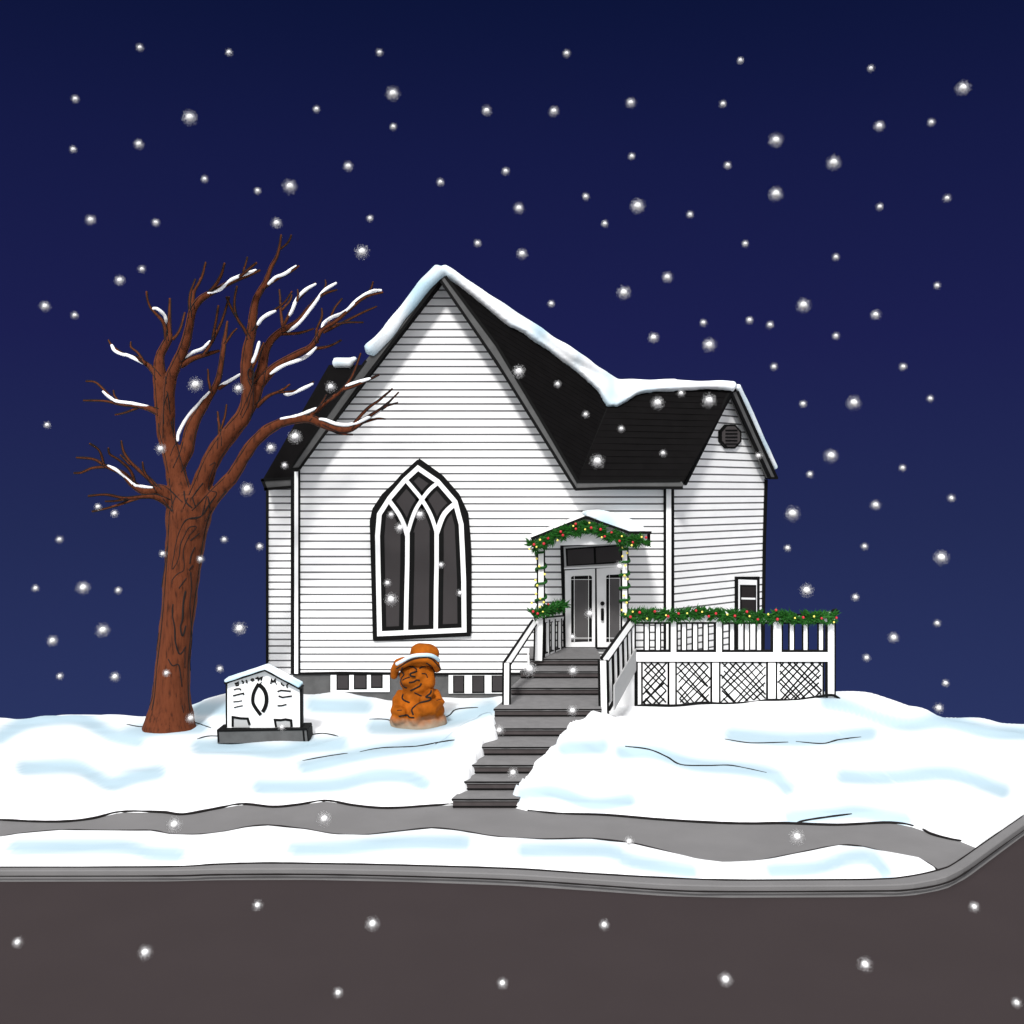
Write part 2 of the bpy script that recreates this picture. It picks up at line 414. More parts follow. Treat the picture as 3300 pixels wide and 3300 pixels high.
def ground_z(X, Y, e):
    d = Y - e
    base = idw(X, min(Y, 30.2))
    z = .33 + (base - .33) * sstep(0, 3.2, d)
    z += .05 * noise.noise(Vector((X * .55, Y * .8, 0))) * sstep(.2, 2, d) + .018 * noise.noise(Vector((X * 1.9, Y * 2.3, 7)))
    if Y < 29:
        l, r, zt = path_side(Y)
        m = max(l - X, X - r)                      # >0 outside the steps
        if Y < 24.0:
            bank = zt + .10 + .05 * noise.noise(Vector((X * 3, Y * 3, 1)))
            k = 1 - sstep(0, 1.6, m)
            z = z + (bank - z) * k
    z = .12 + (z - .12) * min(1, math.sqrt(max(0, d) / .30))
    if Y < 29:
        z = min(z, zt - .45) if m < -.12 else z + (min(z, zt - .45) - z) * (1 - sstep(-.12, .06, m))
    return z + fall(Y)

def grid(name, xs, ds, efun, zfun, m):
    vs = []; shade_v = []
    for d in ds:
        for x in xs:
            e = efun(x); y = e + d; z = zfun(x, y, e)
            px, py = CX + x / y * FPX, HY + (HC - z) / y * FPX
            k = blue_shade(px, py) if -200 < px < 3500 and y < 31 else 0
            vs.append((x, y, z - .05 * k)); shade_v.append(k)
    nx = len(xs)
    fs = [(j * nx + i, j * nx + i + 1, (j + 1) * nx + i + 1, (j + 1) * nx + i) for j in range(len(ds) - 1) for i in range(nx - 1)]
    me = bpy.data.meshes.new(name); me.from_pydata(vs, [], fs); me.materials.append(m)
    me.polygons.foreach_set('use_smooth', [True] * len(fs))
    a = me.attributes.new('blue_shade', 'FLOAT', 'POINT'); a.data.foreach_set('value', shade_v)
    me.update()
    o = bpy.data.objects.new(name, me); COL.objects.link(o)
    return o
xs = list(np.concatenate([[-60, -50, -42, -35, -29, -25, -21, -18, -16], np.arange(-14.6, -2.2, .13), np.arange(-2.2, 3.2, .06), np.arange(3.2, 14.6, .13), [16, 18, 21, 25, 29, 34]]))
ds = list(np.concatenate([[0, .03, .07, .12, .19, .27], np.arange(.36, 5.2, .08), np.arange(5.2, 12.5, .13), 12.5 + np.cumsum(.16 * 1.16 ** np.arange(38))]))
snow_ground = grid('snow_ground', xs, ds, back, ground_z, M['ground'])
tag(snow_ground, 'white snow covered lawn sloping up from the pavement to the church', kind='structure')
GB = bvh(snow_ground)

# verge between pavement and kerb
vx = list(np.concatenate([[-60, -40, -28, -20, -16], np.arange(-14, FRONT[-1][0] + .05, .13)]))
def verge():
    vs = []; shade_row = []; T = [0, .03, .08, .15, .25, .38, .5, .62, .75, .85, .92, .97, 1]
    for t in T:
        for x in vx:
            a, b = ktop(x) + .03, front(x); b = max(b, a + .01); y = a + (b - a) * t
            h = .10 * min(1, (b - a) / .5) * math.sin(math.pi * t) ** .4 if 0 < t < 1 else 0
            h *= 1 + .35 * noise.noise(Vector((x * 1.2, y * 2, 4)))
            z = .145 + h
            k = blue_shade(CX + x / y * FPX, HY + (HC - z) / y * FPX)
            vs.append((x, y, z - .02 * k)); shade_row.append(k)
    n = len(vx)
    fs = [(j * n + i, j * n + i + 1, (j + 1) * n + i + 1, (j + 1) * n + i) for j in range(len(T) - 1) for i in range(n - 1)]
    me = bpy.data.meshes.new('snow_verge'); me.from_pydata(vs, [], fs); me.materials.append(M['ground'])
    me.polygons.foreach_set('use_smooth', [True] * len(fs))
    a = me.attributes.new('blue_shade', 'FLOAT', 'POINT'); a.data.foreach_set('value', shade_row); me.update()
    o = bpy.data.objects.new('snow_verge', me); COL.objects.link(o)
    return tag(o, 'strip of white snow between the pavement and the kerb', kind='structure')
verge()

# pavement, kerb, road
b = MB()
px_ = list(np.arange(-60, -15, 3.0)) + list(np.arange(-15, 9.2, .25))
vs = []
for x in px_: vs += [(x, ktop(x) - .02, .15), (x, max(back(x) + 1.3 * (x < 7), ktop(x) + .02), .15)]
b.add(vs, [(2 * i, 2 * i + 2, 2 * i + 3, 2 * i + 1) for i in range(len(px_) - 1)])
tag(b.build('pavement', M['walk'], normals=False), 'grey pavement winding between two banks of snow', kind='structure')
b = MB(); kx = list(np.arange(-60, -15, 3.0)) + list(np.arange(-15, 12, .2)) + list(np.arange(12, 40, 2.0))
prof = lambda x: [(x, ktop(x), .10), (x, ktop(x), .155), (x, karr(x) + .015, .155), (x, karr(x) - .005, .140), (x, karr(x) - .02, .004), (x, karr(x) - .06, .006), (x, karr(x) - .06, -.05)]
vs = []
for x in kx: vs += prof(x)
n = 7
b.add(vs, [(i * n + j, (i + 1) * n + j, (i + 1) * n + j + 1, i * n + j + 1) for i in range(len(kx) - 1) for j in range(n - 1)])
kerb = tag(b.build('kerb', M['walk']), 'grey concrete kerb along the dark road, curving round the corner', kind='structure')
b = MB()
rx = list(np.arange(-60, -15, 5.0)) + list(np.arange(-15, 12, .3)) + list(np.arange(12, 34, 1.0))
vs = []
for x in rx: vs += [(x, -40, 0), (x, karr(x) - .03, 0)]
b.add(vs, [(2 * i, 2 * i + 2, 2 * i + 3, 2 * i + 1) for i in range(len(rx) - 1)])
tag(b.build('road', M['road'], normals=False), 'dark brownish grey asphalt road in front of the church', kind='structure')

def ground_line(name, pts, r, label, tree=None, z=None):
    """added dark strip that draws an outline on the ground"""
    q = smooth(pts, 6); P = []
    for i, (px, py) in enumerate(q):
        h = cast(tree, px, py) if tree else None
        if z is not None: h = at(px, py, zrow(py, z))
        if h is not None: P.append(h)
    if len(P) < 3: return
    b = MB(); n = len(P)
    b.tube(P, [r * (.5 + .5 * min(1, 6 * min(i, n - 1 - i) / n) + .25 * noise.noise(P[i] * 5)) for i in range(n)], 6)
    tag(b.build(name, M['dark_stroke']), label, kind='structure')  # dark tube added as a drawn outline
for pts in ([(975, 2452), (1060, 2437), (1120, 2428)], [(1160, 2423), (1230, 2411), (1340, 2406), (1430, 2390), (1465, 2385)], [(2015, 2405), (2090, 2415), (2150, 2440), (2195, 2465), (2280, 2468), (2360, 2468), (2470, 2490)],
            [(2335, 2382), (2420, 2395), (2540, 2392)], [(2565, 2390), (2650, 2397), (2700, 2385), (2775, 2375)], [(2570, 2650), (2620, 2640), (2745, 2623)],
            [(408, 2334), (460, 2343), (540, 2334), (610, 2326), (680, 2346)], [(635, 2382), (680, 2372), (760, 2378)], [(985, 2372), (1040, 2364), (1090, 2373)], [(1190, 2318), (1250, 2320), (1290, 2340), (1345, 2350)], [(1350, 2340), (1440, 2310), (1470, 2287), (1540, 2280)]):
    ground_line('snow_crease', pts, .021, 'thin dark strip added along a crease in the snow surface', GB)
EDGE = lambda l: [(CX + x / y * FPX, HY + (HC - .17) / y * FPX) for x, y in l]
ground_line('added_edge_strip', EDGE(BACK[:18]), .022, 'dark edge strip where the pavement meets the lawn snow', z=.17)
ground_line('added_edge_strip', EDGE(BACK[18:]), .022, 'dark edge strip where the pavement meets the right lawn snow', z=.17)
ground_line('added_edge_strip', EDGE([(x, y - .02) for x, y in FRONT]), .02, 'dark edge strip where the pavement meets the verge snow', z=.17)
ground_line('added_kerb_strip', EDGE(KTOP), .014, 'dark strip added along the back of the kerb', z=.16)
ground_line('added_kerb_strip', [(p[0], p[1] + 22) for p in EDGE(KARR)], .013, 'dark line along the front face of the kerb', z=.10)

# ------------------------------------------------------------------ church
FP = YP(30.0)
GP = Plane((4.26, 30.0, 0), (1, -1, 0))                  # wall of the gable that looks to the right
GE = Plane(GP.p + GP.n * .28, GP.n)                       # its roof edge
RE = YP(29.4)
church = thing('church', (-.5, 33, .6), 'white clapboard church with steep black roofs edged in snow', 'church')

def clip(poly, nrm, c):                                  # keep nrm.p <= c, 2d
    out = []
    for i in range(len(poly)):
        p, q = poly[i], poly[(i + 1) % len(poly)]
        a, d = nrm[0] * p[0] + nrm[1] * p[1] - c, nrm[0] * q[0] + nrm[1] * q[1] - c
        if a <= 0: out.append(p)
        if a * d < 0:
            t = a / (a - d); out.append((p[0] + (q[0] - p[0]) * t, p[1] + (q[1] - p[1]) * t))
    return out
rng = random.Random(3)
ZR = [.6]
while ZR[-1] < 12.6: ZR.append(ZR[-1] + .203 + rng.uniform(-.018, .018))
def wall(pl, polys, name='wall', label=None, th=.2, sink=None, tilt=.0):
    uax = Vector((-pl.n.y, pl.n.x, 0))
    W = MB(); S = MB()
    for poly in polys:
        p3 = [pl.hit(*p) for p in poly]
        W.prism([p for p in p3], pl.n * -th)
        p2 = [((p - pl.p).dot(uax), p.z) for p in p3]
        for z0, z1 in zip(ZR[:-1], ZR[1:]):
            q = clip(clip(p2, (0, -1), -(z0 + .023)), (0, 1), z1 - .023)
            if len(q) < 3: continue
            if max(a[0] for a in q) - min(a[0] for a in q) < .05: continue
            S.prism([pl.p + uax * a[0] + Vector((0, 0, a[1] - pl.p.z)) + pl.n * .013 for a in q], pl.n * -.012)
    o = W.build(name, M['gap'], church)
    if label: o['label'] = label
    S.build('siding', M['siding'], o)
    return o
wall(FP, [[(950, 2172), (950, 1532), (1418, 905), (1863, 1572), (1863, 2172)], [(1863, 2172), (1863, 1572), (2152, 1572), (2152, 2172)]], label='gabled front wall of white siding')
wall(GP, [[(2160, 2300), (2160, 1573.5), (2466, 1545), (2458, 2300)], [(2188, 1570.9), (2350, 1266), (2466, 1545)]], label='narrow gable wall of white siding facing right')
LP = YP(31.6)
wall(LP, [[(864, 2300), (864, 1566), (1000, 1566), (1000, 2300)]], label='narrow strip of white siding set back at the left')
# plain walls of the far sides
b = MB()
b.box(-5.80, -5.6, 30.2, 31.6, -1, 6.5); b.box(-5.8, -5.6, 32, 40, -4, 6.5); b.box(-5.8, 2, 39.8, 40, -4, 6.5)
b.prism([(7.5, 33.3, -4), (7.5, 33.3, 6.4), (3.0, 37.5, 6.4), (3.0, 37.5, -4)], (-.12, -.12, 0))
b.prism([(3.0, 37.5, -4), (3.0, 37.5, 6.4), (2.0, 40, 6.4), (2.0, 40, -4)], (-.12, -.05, 0))
b.box(-6.94, -6.75, 31.85, 35.5, -3, 6.1); b.box(-6.94, -5.8, 35.3, 35.5, -3, 6.1)
o = b.build('rear_wall', M['siding'], church)

# foundation
b = MB(); b.slab(FP, [(944, 2300), (944, 2172), (2150, 2172), (2150, 2300)], -.02, -.3)
b.slab(GP, [(2168, 2420), (2168, 2290), (2455, 2290), (2455, 2420)], -.02, -.3)
fo = b.build('foundation', M['found'], church)
b = MB(); b.stroke(FP, [(944, 2171), (1100, 2168), (1400, 2172), (1640, 2171), (1780, 2171)], 8, .034, -.01)
b.build('ledge', M['black'], fo)

# roofs
A = RE.hit(1425, 882); E = RE.hit(1860, 1556); L = RE.hit(938, 1506)
Wn = RE.hit(2200, 1556); Rg = GE.hit(2372, 1246); Wf = GE.hit(2497, 1534)
V = at(1990, 1232, Rg.y)
Bk = Vector((A.x, 40.4, A.z)); Lb = Vector((L.x, 40.4, L.z))
We = Vector((3.3, 37.8, 6.3)); Eb = Vector((2.0, 40.4, 6.3))
rm = bpy.data.meshes.new('roof')
rv = [A, E, L, Wn, Rg, Wf, V, Bk, Lb, We, Eb]
rm.from_pydata([tuple(v) for v in rv], [], [(0, 2, 8, 7), (0, 6, 1), (1, 6, 4, 3), (4, 6, 9, 5), (0, 7, 9, 6), (7, 10, 9)])
rm.materials.append(M['roof']); rm.update()
bm = bmesh.new(); bm.from_mesh(rm); bmesh.ops.recalc_face_normals(bm, faces=bm.faces)
if sum((f.normal.z for f in bm.faces)) < 0: bmesh.ops.reverse_faces(bm, faces=bm.faces)
bmesh.ops.solidify(bm, geom=bm.faces[:], thickness=.10); bm.to_mesh(rm); bm.free()
roof = bpy.data.objects.new('roof', rm); COL.objects.link(roof); attach(roof, church); roof['label'] = 'steep black main roof'
facet = Plane(A, (E - A).cross(V - A)); facet.n = facet.n if facet.n.y < 0 else -facet.n
wing = Plane(E, (Wn - E).cross(V - E)); wing.n = wing.n if wing.n.y < 0 else -wing.n
# shingle courses: slim raised laps following each visible slope
b = MB()
def courses(P0, P1, Q0, Q1, n, nrm):
    for i in range(1, n):
        t = i / n; a = P0.lerp(Q0, t); c = P1.lerp(Q1, t)
        d = (Q0 - P0).normalized() * .03
        b.prism([a + nrm * .001, c + nrm * .001, c + nrm * .006, a + nrm * .006], d)
courses(E, Wn, V, Rg, 16, wing.n)
courses(E.lerp(E, 0), E + (V - E) * .001, A, V, 26, facet.n)
b.build('shingle_course', M['roof'], roof)
LE = YP(31.0)
l0 = LE.hit(848, 1543); l1 = LE.hit(990, 1543)
LR = YP(33.0); r0 = LR.hit(1060, 1176); r1 = LR.hit(1175, 1176)
rm = MB(); bkz = Vector((l0.x, 36, l0.z)); bk1 = Vector((l1.x, 36, l0.z))
rm.prism([l0, l1, r1, r0], (0, .04, -.12)); rm.prism([l0, r0, bkz], (.08, 0, -.06)); rm.prism([r0, r1, bk1, bkz], (0, -.04, -.12))
lw = rm.build('roof', M['roof'], church); lw['label'] = 'black hipped roof of the wing set back at the left'
b = MB()
b.slab(LE, [(844, 1547), (953, 1541), (953, 1566), (862, 1576)], .03, -.5, 0)
b.stroke(LE, [(842, 1547), (955, 1540)], 9, .06, .0, 1); b.stroke(LE, [(852, 1577), (955, 1568)], 9, .06, .0, 1); b.stroke(LE, [(846, 1545), (860, 1580)], 9, .06, .0, 1)
b.build('fascia', [M['fascia'], M['black']], lw)
b = MB()
b.slab(RE, [(1408, 885), (1424, 884), (1414, 903), (1152, 1250), (966, 1509), (937, 1509), (1183, 1157)], .03, -.12, 0)
b.slab(RE, [(1424, 880), (1439, 896), (1600, 1115), (1859, 1550), (1854, 1574), (1600, 1167), (1413, 896)], .032, -.12, 0)
b.stroke(RE, [(1414, 905), (1280, 1083), (1152, 1252), (966, 1510)], 8, .05, 0, 1)
b.stroke(RE, [(1180, 1162), (1060, 1330), (937, 1511)], 7, .05, 0, 1); b.stroke(RE, [(935, 1512), (968, 1510)], 8, .055, 0, 1)
b.stroke(RE, [(1412, 893), (1600, 1167), (1750, 1408), (1856, 1578)], 9, .05, 0, 1)
b.stroke(RE, [(1436, 892), (1600, 1112), (1740, 1345), (1861, 1552)], 9, .052, 0, 1)
b.slab(RE, [(1858, 1555), (2196, 1552), (2203, 1562), (2196, 1574), (1856, 1576)], .031, -.1, 0)
b.stroke(RE, [(1858, 1552), (2000, 1551), (2192, 1549)], 9, .053, 0, 1); b.stroke(RE, [(1854, 1577), (2000, 1572), (2200, 1572)], 9, .054, 0, 1)
b.slab(GE, [(2372, 1262), (2500, 1540), (2477, 1540), (2354, 1268)], .03, -.1, 0)
b.stroke(GE, [(2353, 1266), (2420, 1415), (2478, 1540)], 8, .05, 0, 1); b.stroke(GE, [(2373, 1262), (2500, 1542)], 8, .05, 0, 1)
b.stroke(GE, [(2352, 1268), (2300, 1370), (2204, 1562)], 9, .05, -.05, 1)
b.stroke(GE, [(2478, 1541), (2502, 1541)], 7, .055, 0, 1)
b.build('fascia', [M['fascia'], M['black']], roof)
b = MB(); b.stroke(wing, [(1956, 1315), (1912, 1420), (1872, 1518)], 4, .012, -.01)
b.build('valley_line', M['black'], roof)

# roof snow
b = MB()
UP = facet.n * .16
poly = [(1428, 868), (1700, 1050), (1988, 1232), (1982, 1312), (1957, 1312), (1926, 1265), (1869, 1211), (1822, 1172), (1729, 1108), (1690, 1078), (1640, 1056), (1602, 1022), (1520, 955), (1440, 892)]
b.slab(facet, poly, .17, -.02)
b.slab(wing, [(1984, 1232), (2372, 1240), (2368, 1262), (2325, 1256), (2211, 1258), (2118, 1264), (2055, 1273), (2030, 1290), (1985, 1315), (1974, 1300)], .17, -.02)
b.tube([at(*p) for p in ((1424, 868, 29.45), (1560, 956, 29.9), (1700, 1048, 30.4), (1850, 1146, 30.8), (1990, 1241, Rg.y))], [.16, .15, .15, .15, .15], 10)
b.tube([at(1990, 1243, Rg.y), at(2180, 1243, Rg.y), at(2368, 1243, Rg.y)], .14, 10)
lk = [(1420, 868), (1372, 918), (1328, 975), (1284, 1027), (1250, 1074), (1214, 1110), (1190, 1131)]
b.tube([RE.hit(*p) + Vector((0, -.02, 0)) for p in lk], [.2, .19, .19, .185, .18, .19, .2], 12)
b.tube([RE.hit(*p) + Vector((0, .28, 0)) for p in lk], [.18, .17, .17, .165, .16, .17, .18], 12)
soften(b, 'roof_snow', M['snow'], .05, roof, 5, .5, .035, 1.6)
b = MB(); b.tube([GE.hit(*p) for p in ((2376, 1244), (2420, 1335), (2460, 1425), (2500, 1508))], [.10, .095, .09, .085], 10)
soften(b, 'roof_snow', M['snow'], .035, roof, 2, .5, .012, 2)
b = MB(); b.tube([at(1078, 1170, 32.95), at(1132, 1169, 32.95)], .16, 12); b.tube([at(1135, 1160, 32.95), at(1146, 1156, 32.95)], .09, 10)
soften(b, 'roof_snow', M['snow'], .04, lw, 3, .5, .02, 2)

# corner boards
b = MB(); b.rect(FP, 950, 1520, 962, 2170, .06, -.05); b.rect(FP, 938, 1540, 950, 2172, .05, -.08, 1); b.rect(FP, 961.5, 1515, 968, 2172, .055, -.02, 1)
b.build('corner_board', [M['white'], M['black']], church)
b = MB(); b.rect(FP, 2146, 1575, 2162, 2172, .07, -.05); b.rect(FP, 2138, 1575, 2146, 2172, .06, -.02, 1)
b.slab(GP, [(2161, 1577), (2168, 1577), (2168, 2172), (2161, 2172)], .05, -.02, 1)
b.build('corner_board', [M['white'], M['black']], church)
b = MB(); b.slab(GP, [(2462, 1545), (2470, 1545), (2464, 1760), (2458, 2250), (2450, 2250), (2456, 1760)], .05, -.02)
b.build('corner_board', M['black'], church)
b = MB(); b.slab(LP, [(858, 1570), (866, 1570), (866, 2280), (858, 2280)], .05, -.3); b.build('corner_board', M['black'], church)

# gothic window
def zw(x, y): return 1100 + x / 2.76, 1400 + y / 2.76
def zws(l): return [zw(*p) for p in l]
gw = MB()
gw.slab(FP, zws([(697, 215), (905, 365), (1050, 530), (1130, 700), (1148, 900), (1158, 1070), (1158, 1760), (1135, 1792), (295, 1833), (283, 1815), (270, 1300), (255, 770), (280, 660), (365, 530), (560, 345)]), .09, -.02)
gwin = gw.build('gothic_window', M['black'], church); gwin['label'] = 'tall pointed window with white tracery in a black surround'
b = MB(); inner = [(685, 300), (860, 420), (1010, 600), (1065, 800), (1083, 1100), (1090, 1745), (345, 1775), (335, 1300), (325, 900), (340, 710), (430, 570), (570, 410)]
b.slab(FP, zws(inner), .094, .06); b.build('pane', M['glass'], gwin)
m1 = [(578, 1750), (584, 1400), (590, 1150), (592, 870)]; m2 = [(842, 1740), (845, 1400), (850, 1150), (850, 850)]
arcs = [[(590, 900), (560, 800), (510, 700), (430, 590)], [(592, 880), (650, 700), (720, 580), (790, 490), (862, 430)], [(850, 870), (800, 720), (720, 580), (640, 480), (572, 400)], [(850, 880), (900, 740), (950, 670), (1015, 615)]]
ring = [(685, 300), (860, 420), (1015, 600), (1068, 800), (1080, 1050), (1090, 1300), (1094, 1735), (345, 1768), (335, 1300), (327, 900), (343, 710), (435, 565), (570, 405)]
b = MB()
for l in (m1, m2): b.stroke(FP, zws(l), 125 / 2.76, .10, .07)
for l in arcs: b.stroke(FP, zws(smooth(l, 4)), 92 / 2.76, .101 + .0006 * len(l), .07)
b.stroke(FP, zws(ring), 118 / 2.76, .1035, .07, closed=True)
b.build('came', M['black'], gwin)
b = MB()
for l in (m1, m2): b.stroke(FP, zws(l), 38 / 2.76, .128, .07)
for i, l in enumerate(arcs): b.stroke(FP, zws(smooth(l, 4)), [38, 34, 34, 44][i] / 2.76, .130 + .0015 * i, .07)
b.stroke(FP, zws(ring), 42 / 2.76, .138, .07, closed=True)
b.build('frame', M['white'], gwin)

# basement windows
def small_window(name, fr, panes, label, parent, pl=FP, f=.04):
    b = MB(); b.rect(pl, *fr, f, -.05); o = b.build(name, M['white'], parent); o['label'] = label
    for p in panes:
        b = MB(); b.rect(pl, p[0] - 4, p[1] - 2, p[2] + 4, p[3] + 5, f + .006, f - .02, 1); b.rect(pl, *p, f + .012, f - .02, 0)
        b.build('pane', [M['glass'], M['black']], o)
    return o
small_window('basement_window', (1066, 2175, 1256, 2229), [(1089, 2176, 1122, 2218), (1145, 2176, 1179, 2216), (1200, 2176, 1230, 2212)], 'low white window with three dark panes left of the statue', church)
small_window('basement_window', (1446, 2175, 1622, 2234), [(1464, 2178, 1493, 2228), (1525, 2178, 1558, 2228), (1588, 2178, 1618, 2226)], 'low white window with three dark panes by the steps', church)
# side window in the gable wall
b = MB(); b.slab(GP, [(2366, 1858), (2444, 1858), (2444, 2100), (2366, 2100)], .045, -.02, 1); b.slab(GP, [(2375, 1867), (2434, 1869), (2434, 2096), (2375, 2096)], .06, -.02, 0)
sw = b.build('side_window', [M['white'], M['black']], church); sw['label'] = 'small white framed window in the gable wall behind the railing'
b = MB(); b.slab(GP, [(2379, 1884), (2431, 1885), (2431, 1976), (2379, 1976)], .066, .03, 1); b.slab(GP, [(2384, 1890), (2426, 1891), (2426, 1970), (2384, 1970)], .072, .03, 0); b.build('pane', [M['dark_glass'], M['black']], sw)
b = MB(); b.slab(GP, [(2383, 1925), (2427, 1926), (2427, 1932), (2383, 1931)], .082, .05); b.build('sash', M['white'], sw)
# octagonal vent
b = MB(); oc = []
for i in range(8):
    a = R(22.5 + 45 * i); oc.append((2347 + 37 * math.cos(a), 1407 + 42 * math.sin(a)))
b.slab(GP, oc, .09, -.02, 1); b.slab(GP, [(2347 + (x - 2347) * .84, 1407 + (y - 1407) * .84) for x, y in oc], .10, .0, 0)
vt = b.build('vent', [M['vent'], M['black']], church); vt['label'] = 'dark octagonal louvred vent high in the gable'
b = MB()
for i in range(5):
    y = 1385 + i * 11; b.slab(GP, [(2328, y), (2366, y), (2366, y + 4.5), (2328, y + 4.5)], .115, .09)
b.build('louver', M['black'], vt)

# door
b = MB()
b.slab(FP, [(1805, 1752), (2012, 1738), (2012, 2090), (1816, 2090)], .05, -.02, 1)
door = b.build('double_door', [M['white'], M['black']], church); door['label'] = 'white double door with tall grey panes under a dark transom'
b = MB(); b.slab(FP, [(1816, 1762), (2008, 1749), (2008, 1828), (1819, 1834)], .056, .0, 2); b.slab(FP, [(1822, 1767), (2006, 1754), (2006, 1814), (1825, 1824)], .060, .0, 1)
b.slab(FP, [(1829, 1772), (1912, 1766), (1914, 1815), (1830, 1820)], .066, .02, 0); b.slab(FP, [(1919, 1766), (2002, 1759), (2002, 1808), (1921, 1814)], .066, .02, 0)
b.build('transom', [M['glass'], M['black'], M['grey']], door)
b = MB(); b.slab(FP, [(1818, 1829), (2008, 1820), (2008, 1826), (1818, 1834)], .070, .0); b.build('transom_bar', M['white'], door)
for x0, x1, t0, t1 in ((1820, 1917, 1838, 1832), (1922, 2009, 1832, 1826)):
    b = MB(); b.slab(FP, [(x0, t0), (x1, t1), (x1, 2085), (x0 + 3, 2085)], .075, .01); b.build('door_leaf', M['white'], door)
for x0, x1, y0, y1 in ((1840, 1907, 1856, 2066), (1953, 2008, 1852, 2066)):
    b = MB(); b.slab(FP, [(x0, y0 + 3), (x0 + 6, y0), (x1 - 5, y0 - 2), (x1, y0 + 2), (x1, y1), (x0, y1 + 2)], .081, .02, 1)
    b.slab(FP, [(x0 + 10, y0 + 10), (x1 - 10, y0 + 9), (x1 - 10, y1 - 4), (x0 + 10, y1 - 4)], .086, .02, 0)
    b.build('pane', [M['glass2'], M['black']], door)
    b = MB()
    for px in (x0 + 10, x1 - 11): b.rect(FP, px - .8, y0 - 5, px + .8, y1 + 3, .092, .08)
    b.rect(FP, x0, y0 + 10, x1 + 1, y0 + 11.6, .0935, .08); b.rect(FP, x0, y1 - 12, x1, y1 - 10.4, .0935, .08)
    b.build('glazing_bar', M['white'], door)
b = MB(); c = FP.hit(1940, 1943); b.tube([c + Vector((0, -.05, 0)), c + Vector((0, -.10, 0)), c + Vector((0, -.16, 0))], [.035, .05, .058], 14)
b.tube([FP.hit(1940, 1960) + Vector((0, -.14, 0)), FP.hit(1940, 1978) + Vector((0, -.14, 0)), FP.hit(1940, 1996) + Vector((0, -.14, 0))], .042, 12)
for py in (1962, 1994): b.tube([FP.hit(1940, py) + Vector((0, -.05, 0)), FP.hit(1940, py) + Vector((0, -.13, 0))], .02, 8)
b.build('handle', M['black'], door)
b = MB(); b.slab(FP, [(1814, 2084), (2012, 2084), (2012, 2090), (1814, 2090)], .12, .0); b.build('threshold', M['black'], door)

# ------------------------------------------------------------------ porch
PY = 28.05; PP = YP(PY)
porch = thing('entrance_porch', at(1880, 2121, 28.5), 'white gabled entrance porch on two slim posts over the door', 'porch')
def epost(mb, pl, x0, y0, x1, y1, th, e=6, f=0.0):
    """white timber with slim black edges"""
    mb.rect(pl, x0, y0, x1, y1, f, f - th, 0)
    mb.rect(pl, x0 - e, y0, x1 + e, y1, f - .02, f - th + .015, 1)
for x0, x1 in ((1735, 1752), (2006, 2021)):
    b = MB(); epost(b, PP, x0, 1742, x1, 2119, .15, 5); b.build('post', [M['white'], M['black']], porch)
b = MB()
b.slab(PP, [(1719, 1737), (1885, 1671), (2024, 1721), (2090, 1720), (2090, 1758), (2006, 1752), (1805, 1757), (1722, 1762)], .12, -.08)
b.build('gable_board', M['white'], porch)
b = MB()
out = [(1712, 1731), (1885, 1662), (2024, 1711), (2094, 1711)]; inn = [(2094, 1718), (2024, 1718), (1885, 1669), (1716, 1737)]
b.slab(PP, out + inn, .3, -1.93)
b.stroke(PP, [(1711, 1735), (1885, 1666), (2024, 1715), (2095, 1715)], 9, .315, .28, 1)
pr = b.build('roof', [M['white'], M['black']], porch)
for q in ((2084, 1712, 2094, 1760), (1713, 1733, 1721, 1760)):
    b = MB(); b.rect(PP, *q, .13, -.05); b.build('end_trim', M['black'], porch)
b = MB()
tp = [(1886, 1660), (1894, 1650), (1950, 1647), (2010, 1661), (2072, 1694), (2078, 1711), (2030, 1713), (1945, 1684)]
b.slab(PP, tp, .24, -1.85)
b.slab(PP, [(1896, 1658), (1905, 1648), (1950, 1646), (2005, 1661), (2062, 1692), (2068, 1710), (2030, 1711), (1945, 1682)], -.4, -1.85)
soften(b, 'snow', M['snow'], .03, pr, 5, .5, .015, 3)

# ------------------------------------------------------------------ steps
stairs = thing('stone_staircase', at(1760, 2480, 22.5), 'long flight of dark grey stone steps climbing from the pavement to the door', 'staircase')
for k, (Y, z, xl, xr) in enumerate(STEP):
    nY = STEP[k - 1][0] if k else 29.88
    if k >= 4: xl -= .06; xr += .10
    b = MB(); bot = z - RISE - .25
    # front face is the dark riser, the top a light tread with a slim black nosing
    xl2, xr2 = (STEP[k - 1][2], STEP[k - 1][3]) if k else (xl + .30, xr + .1)
    if k >= 5: xl2 -= .06; xr2 += .10
    if k == 4: xl2 = max(xl2, xl); 
    a = [Vector((xl, Y, 0)), Vector((xr, Y, 0)), Vector((xr2 if k else xr, nY + .06, 0)), Vector((xl2 if k else xl, nY + .06, 0))]
    b.prism([p + Vector((0, 0, bot)) for p in a], (0, 0, z - .05 - bot), 1)
    a2 = [Vector((xl - .02, Y - .03, 0)), Vector((xr + .02, Y - .03, 0)), a[2], a[3]]
    b.prism([p + Vector((0, 0, z - .05)) for p in a2], (0, 0, .05), 0)
    b.tube([(xl - .02 + (xr - xl + .04) * i / 12, Y - .03 + .012 * noise.noise(Vector((i * .9, k * 3, 0))), z - .018 + .014 * noise.noise(Vector((i, k * 7, 2)))) for i in range(13)], .015, 6, 2)
    b.tube([(xl + (xr - xl) * i / 12, Y - .012, z - RISE + .03 + .014 * noise.noise(Vector((i, k * 5, 9)))) for i in range(13)], .014, 6, 2)
    o = b.build('landing' if k == 0 else 'step', [M['tread'], M['riser'], M['black']], stairs)
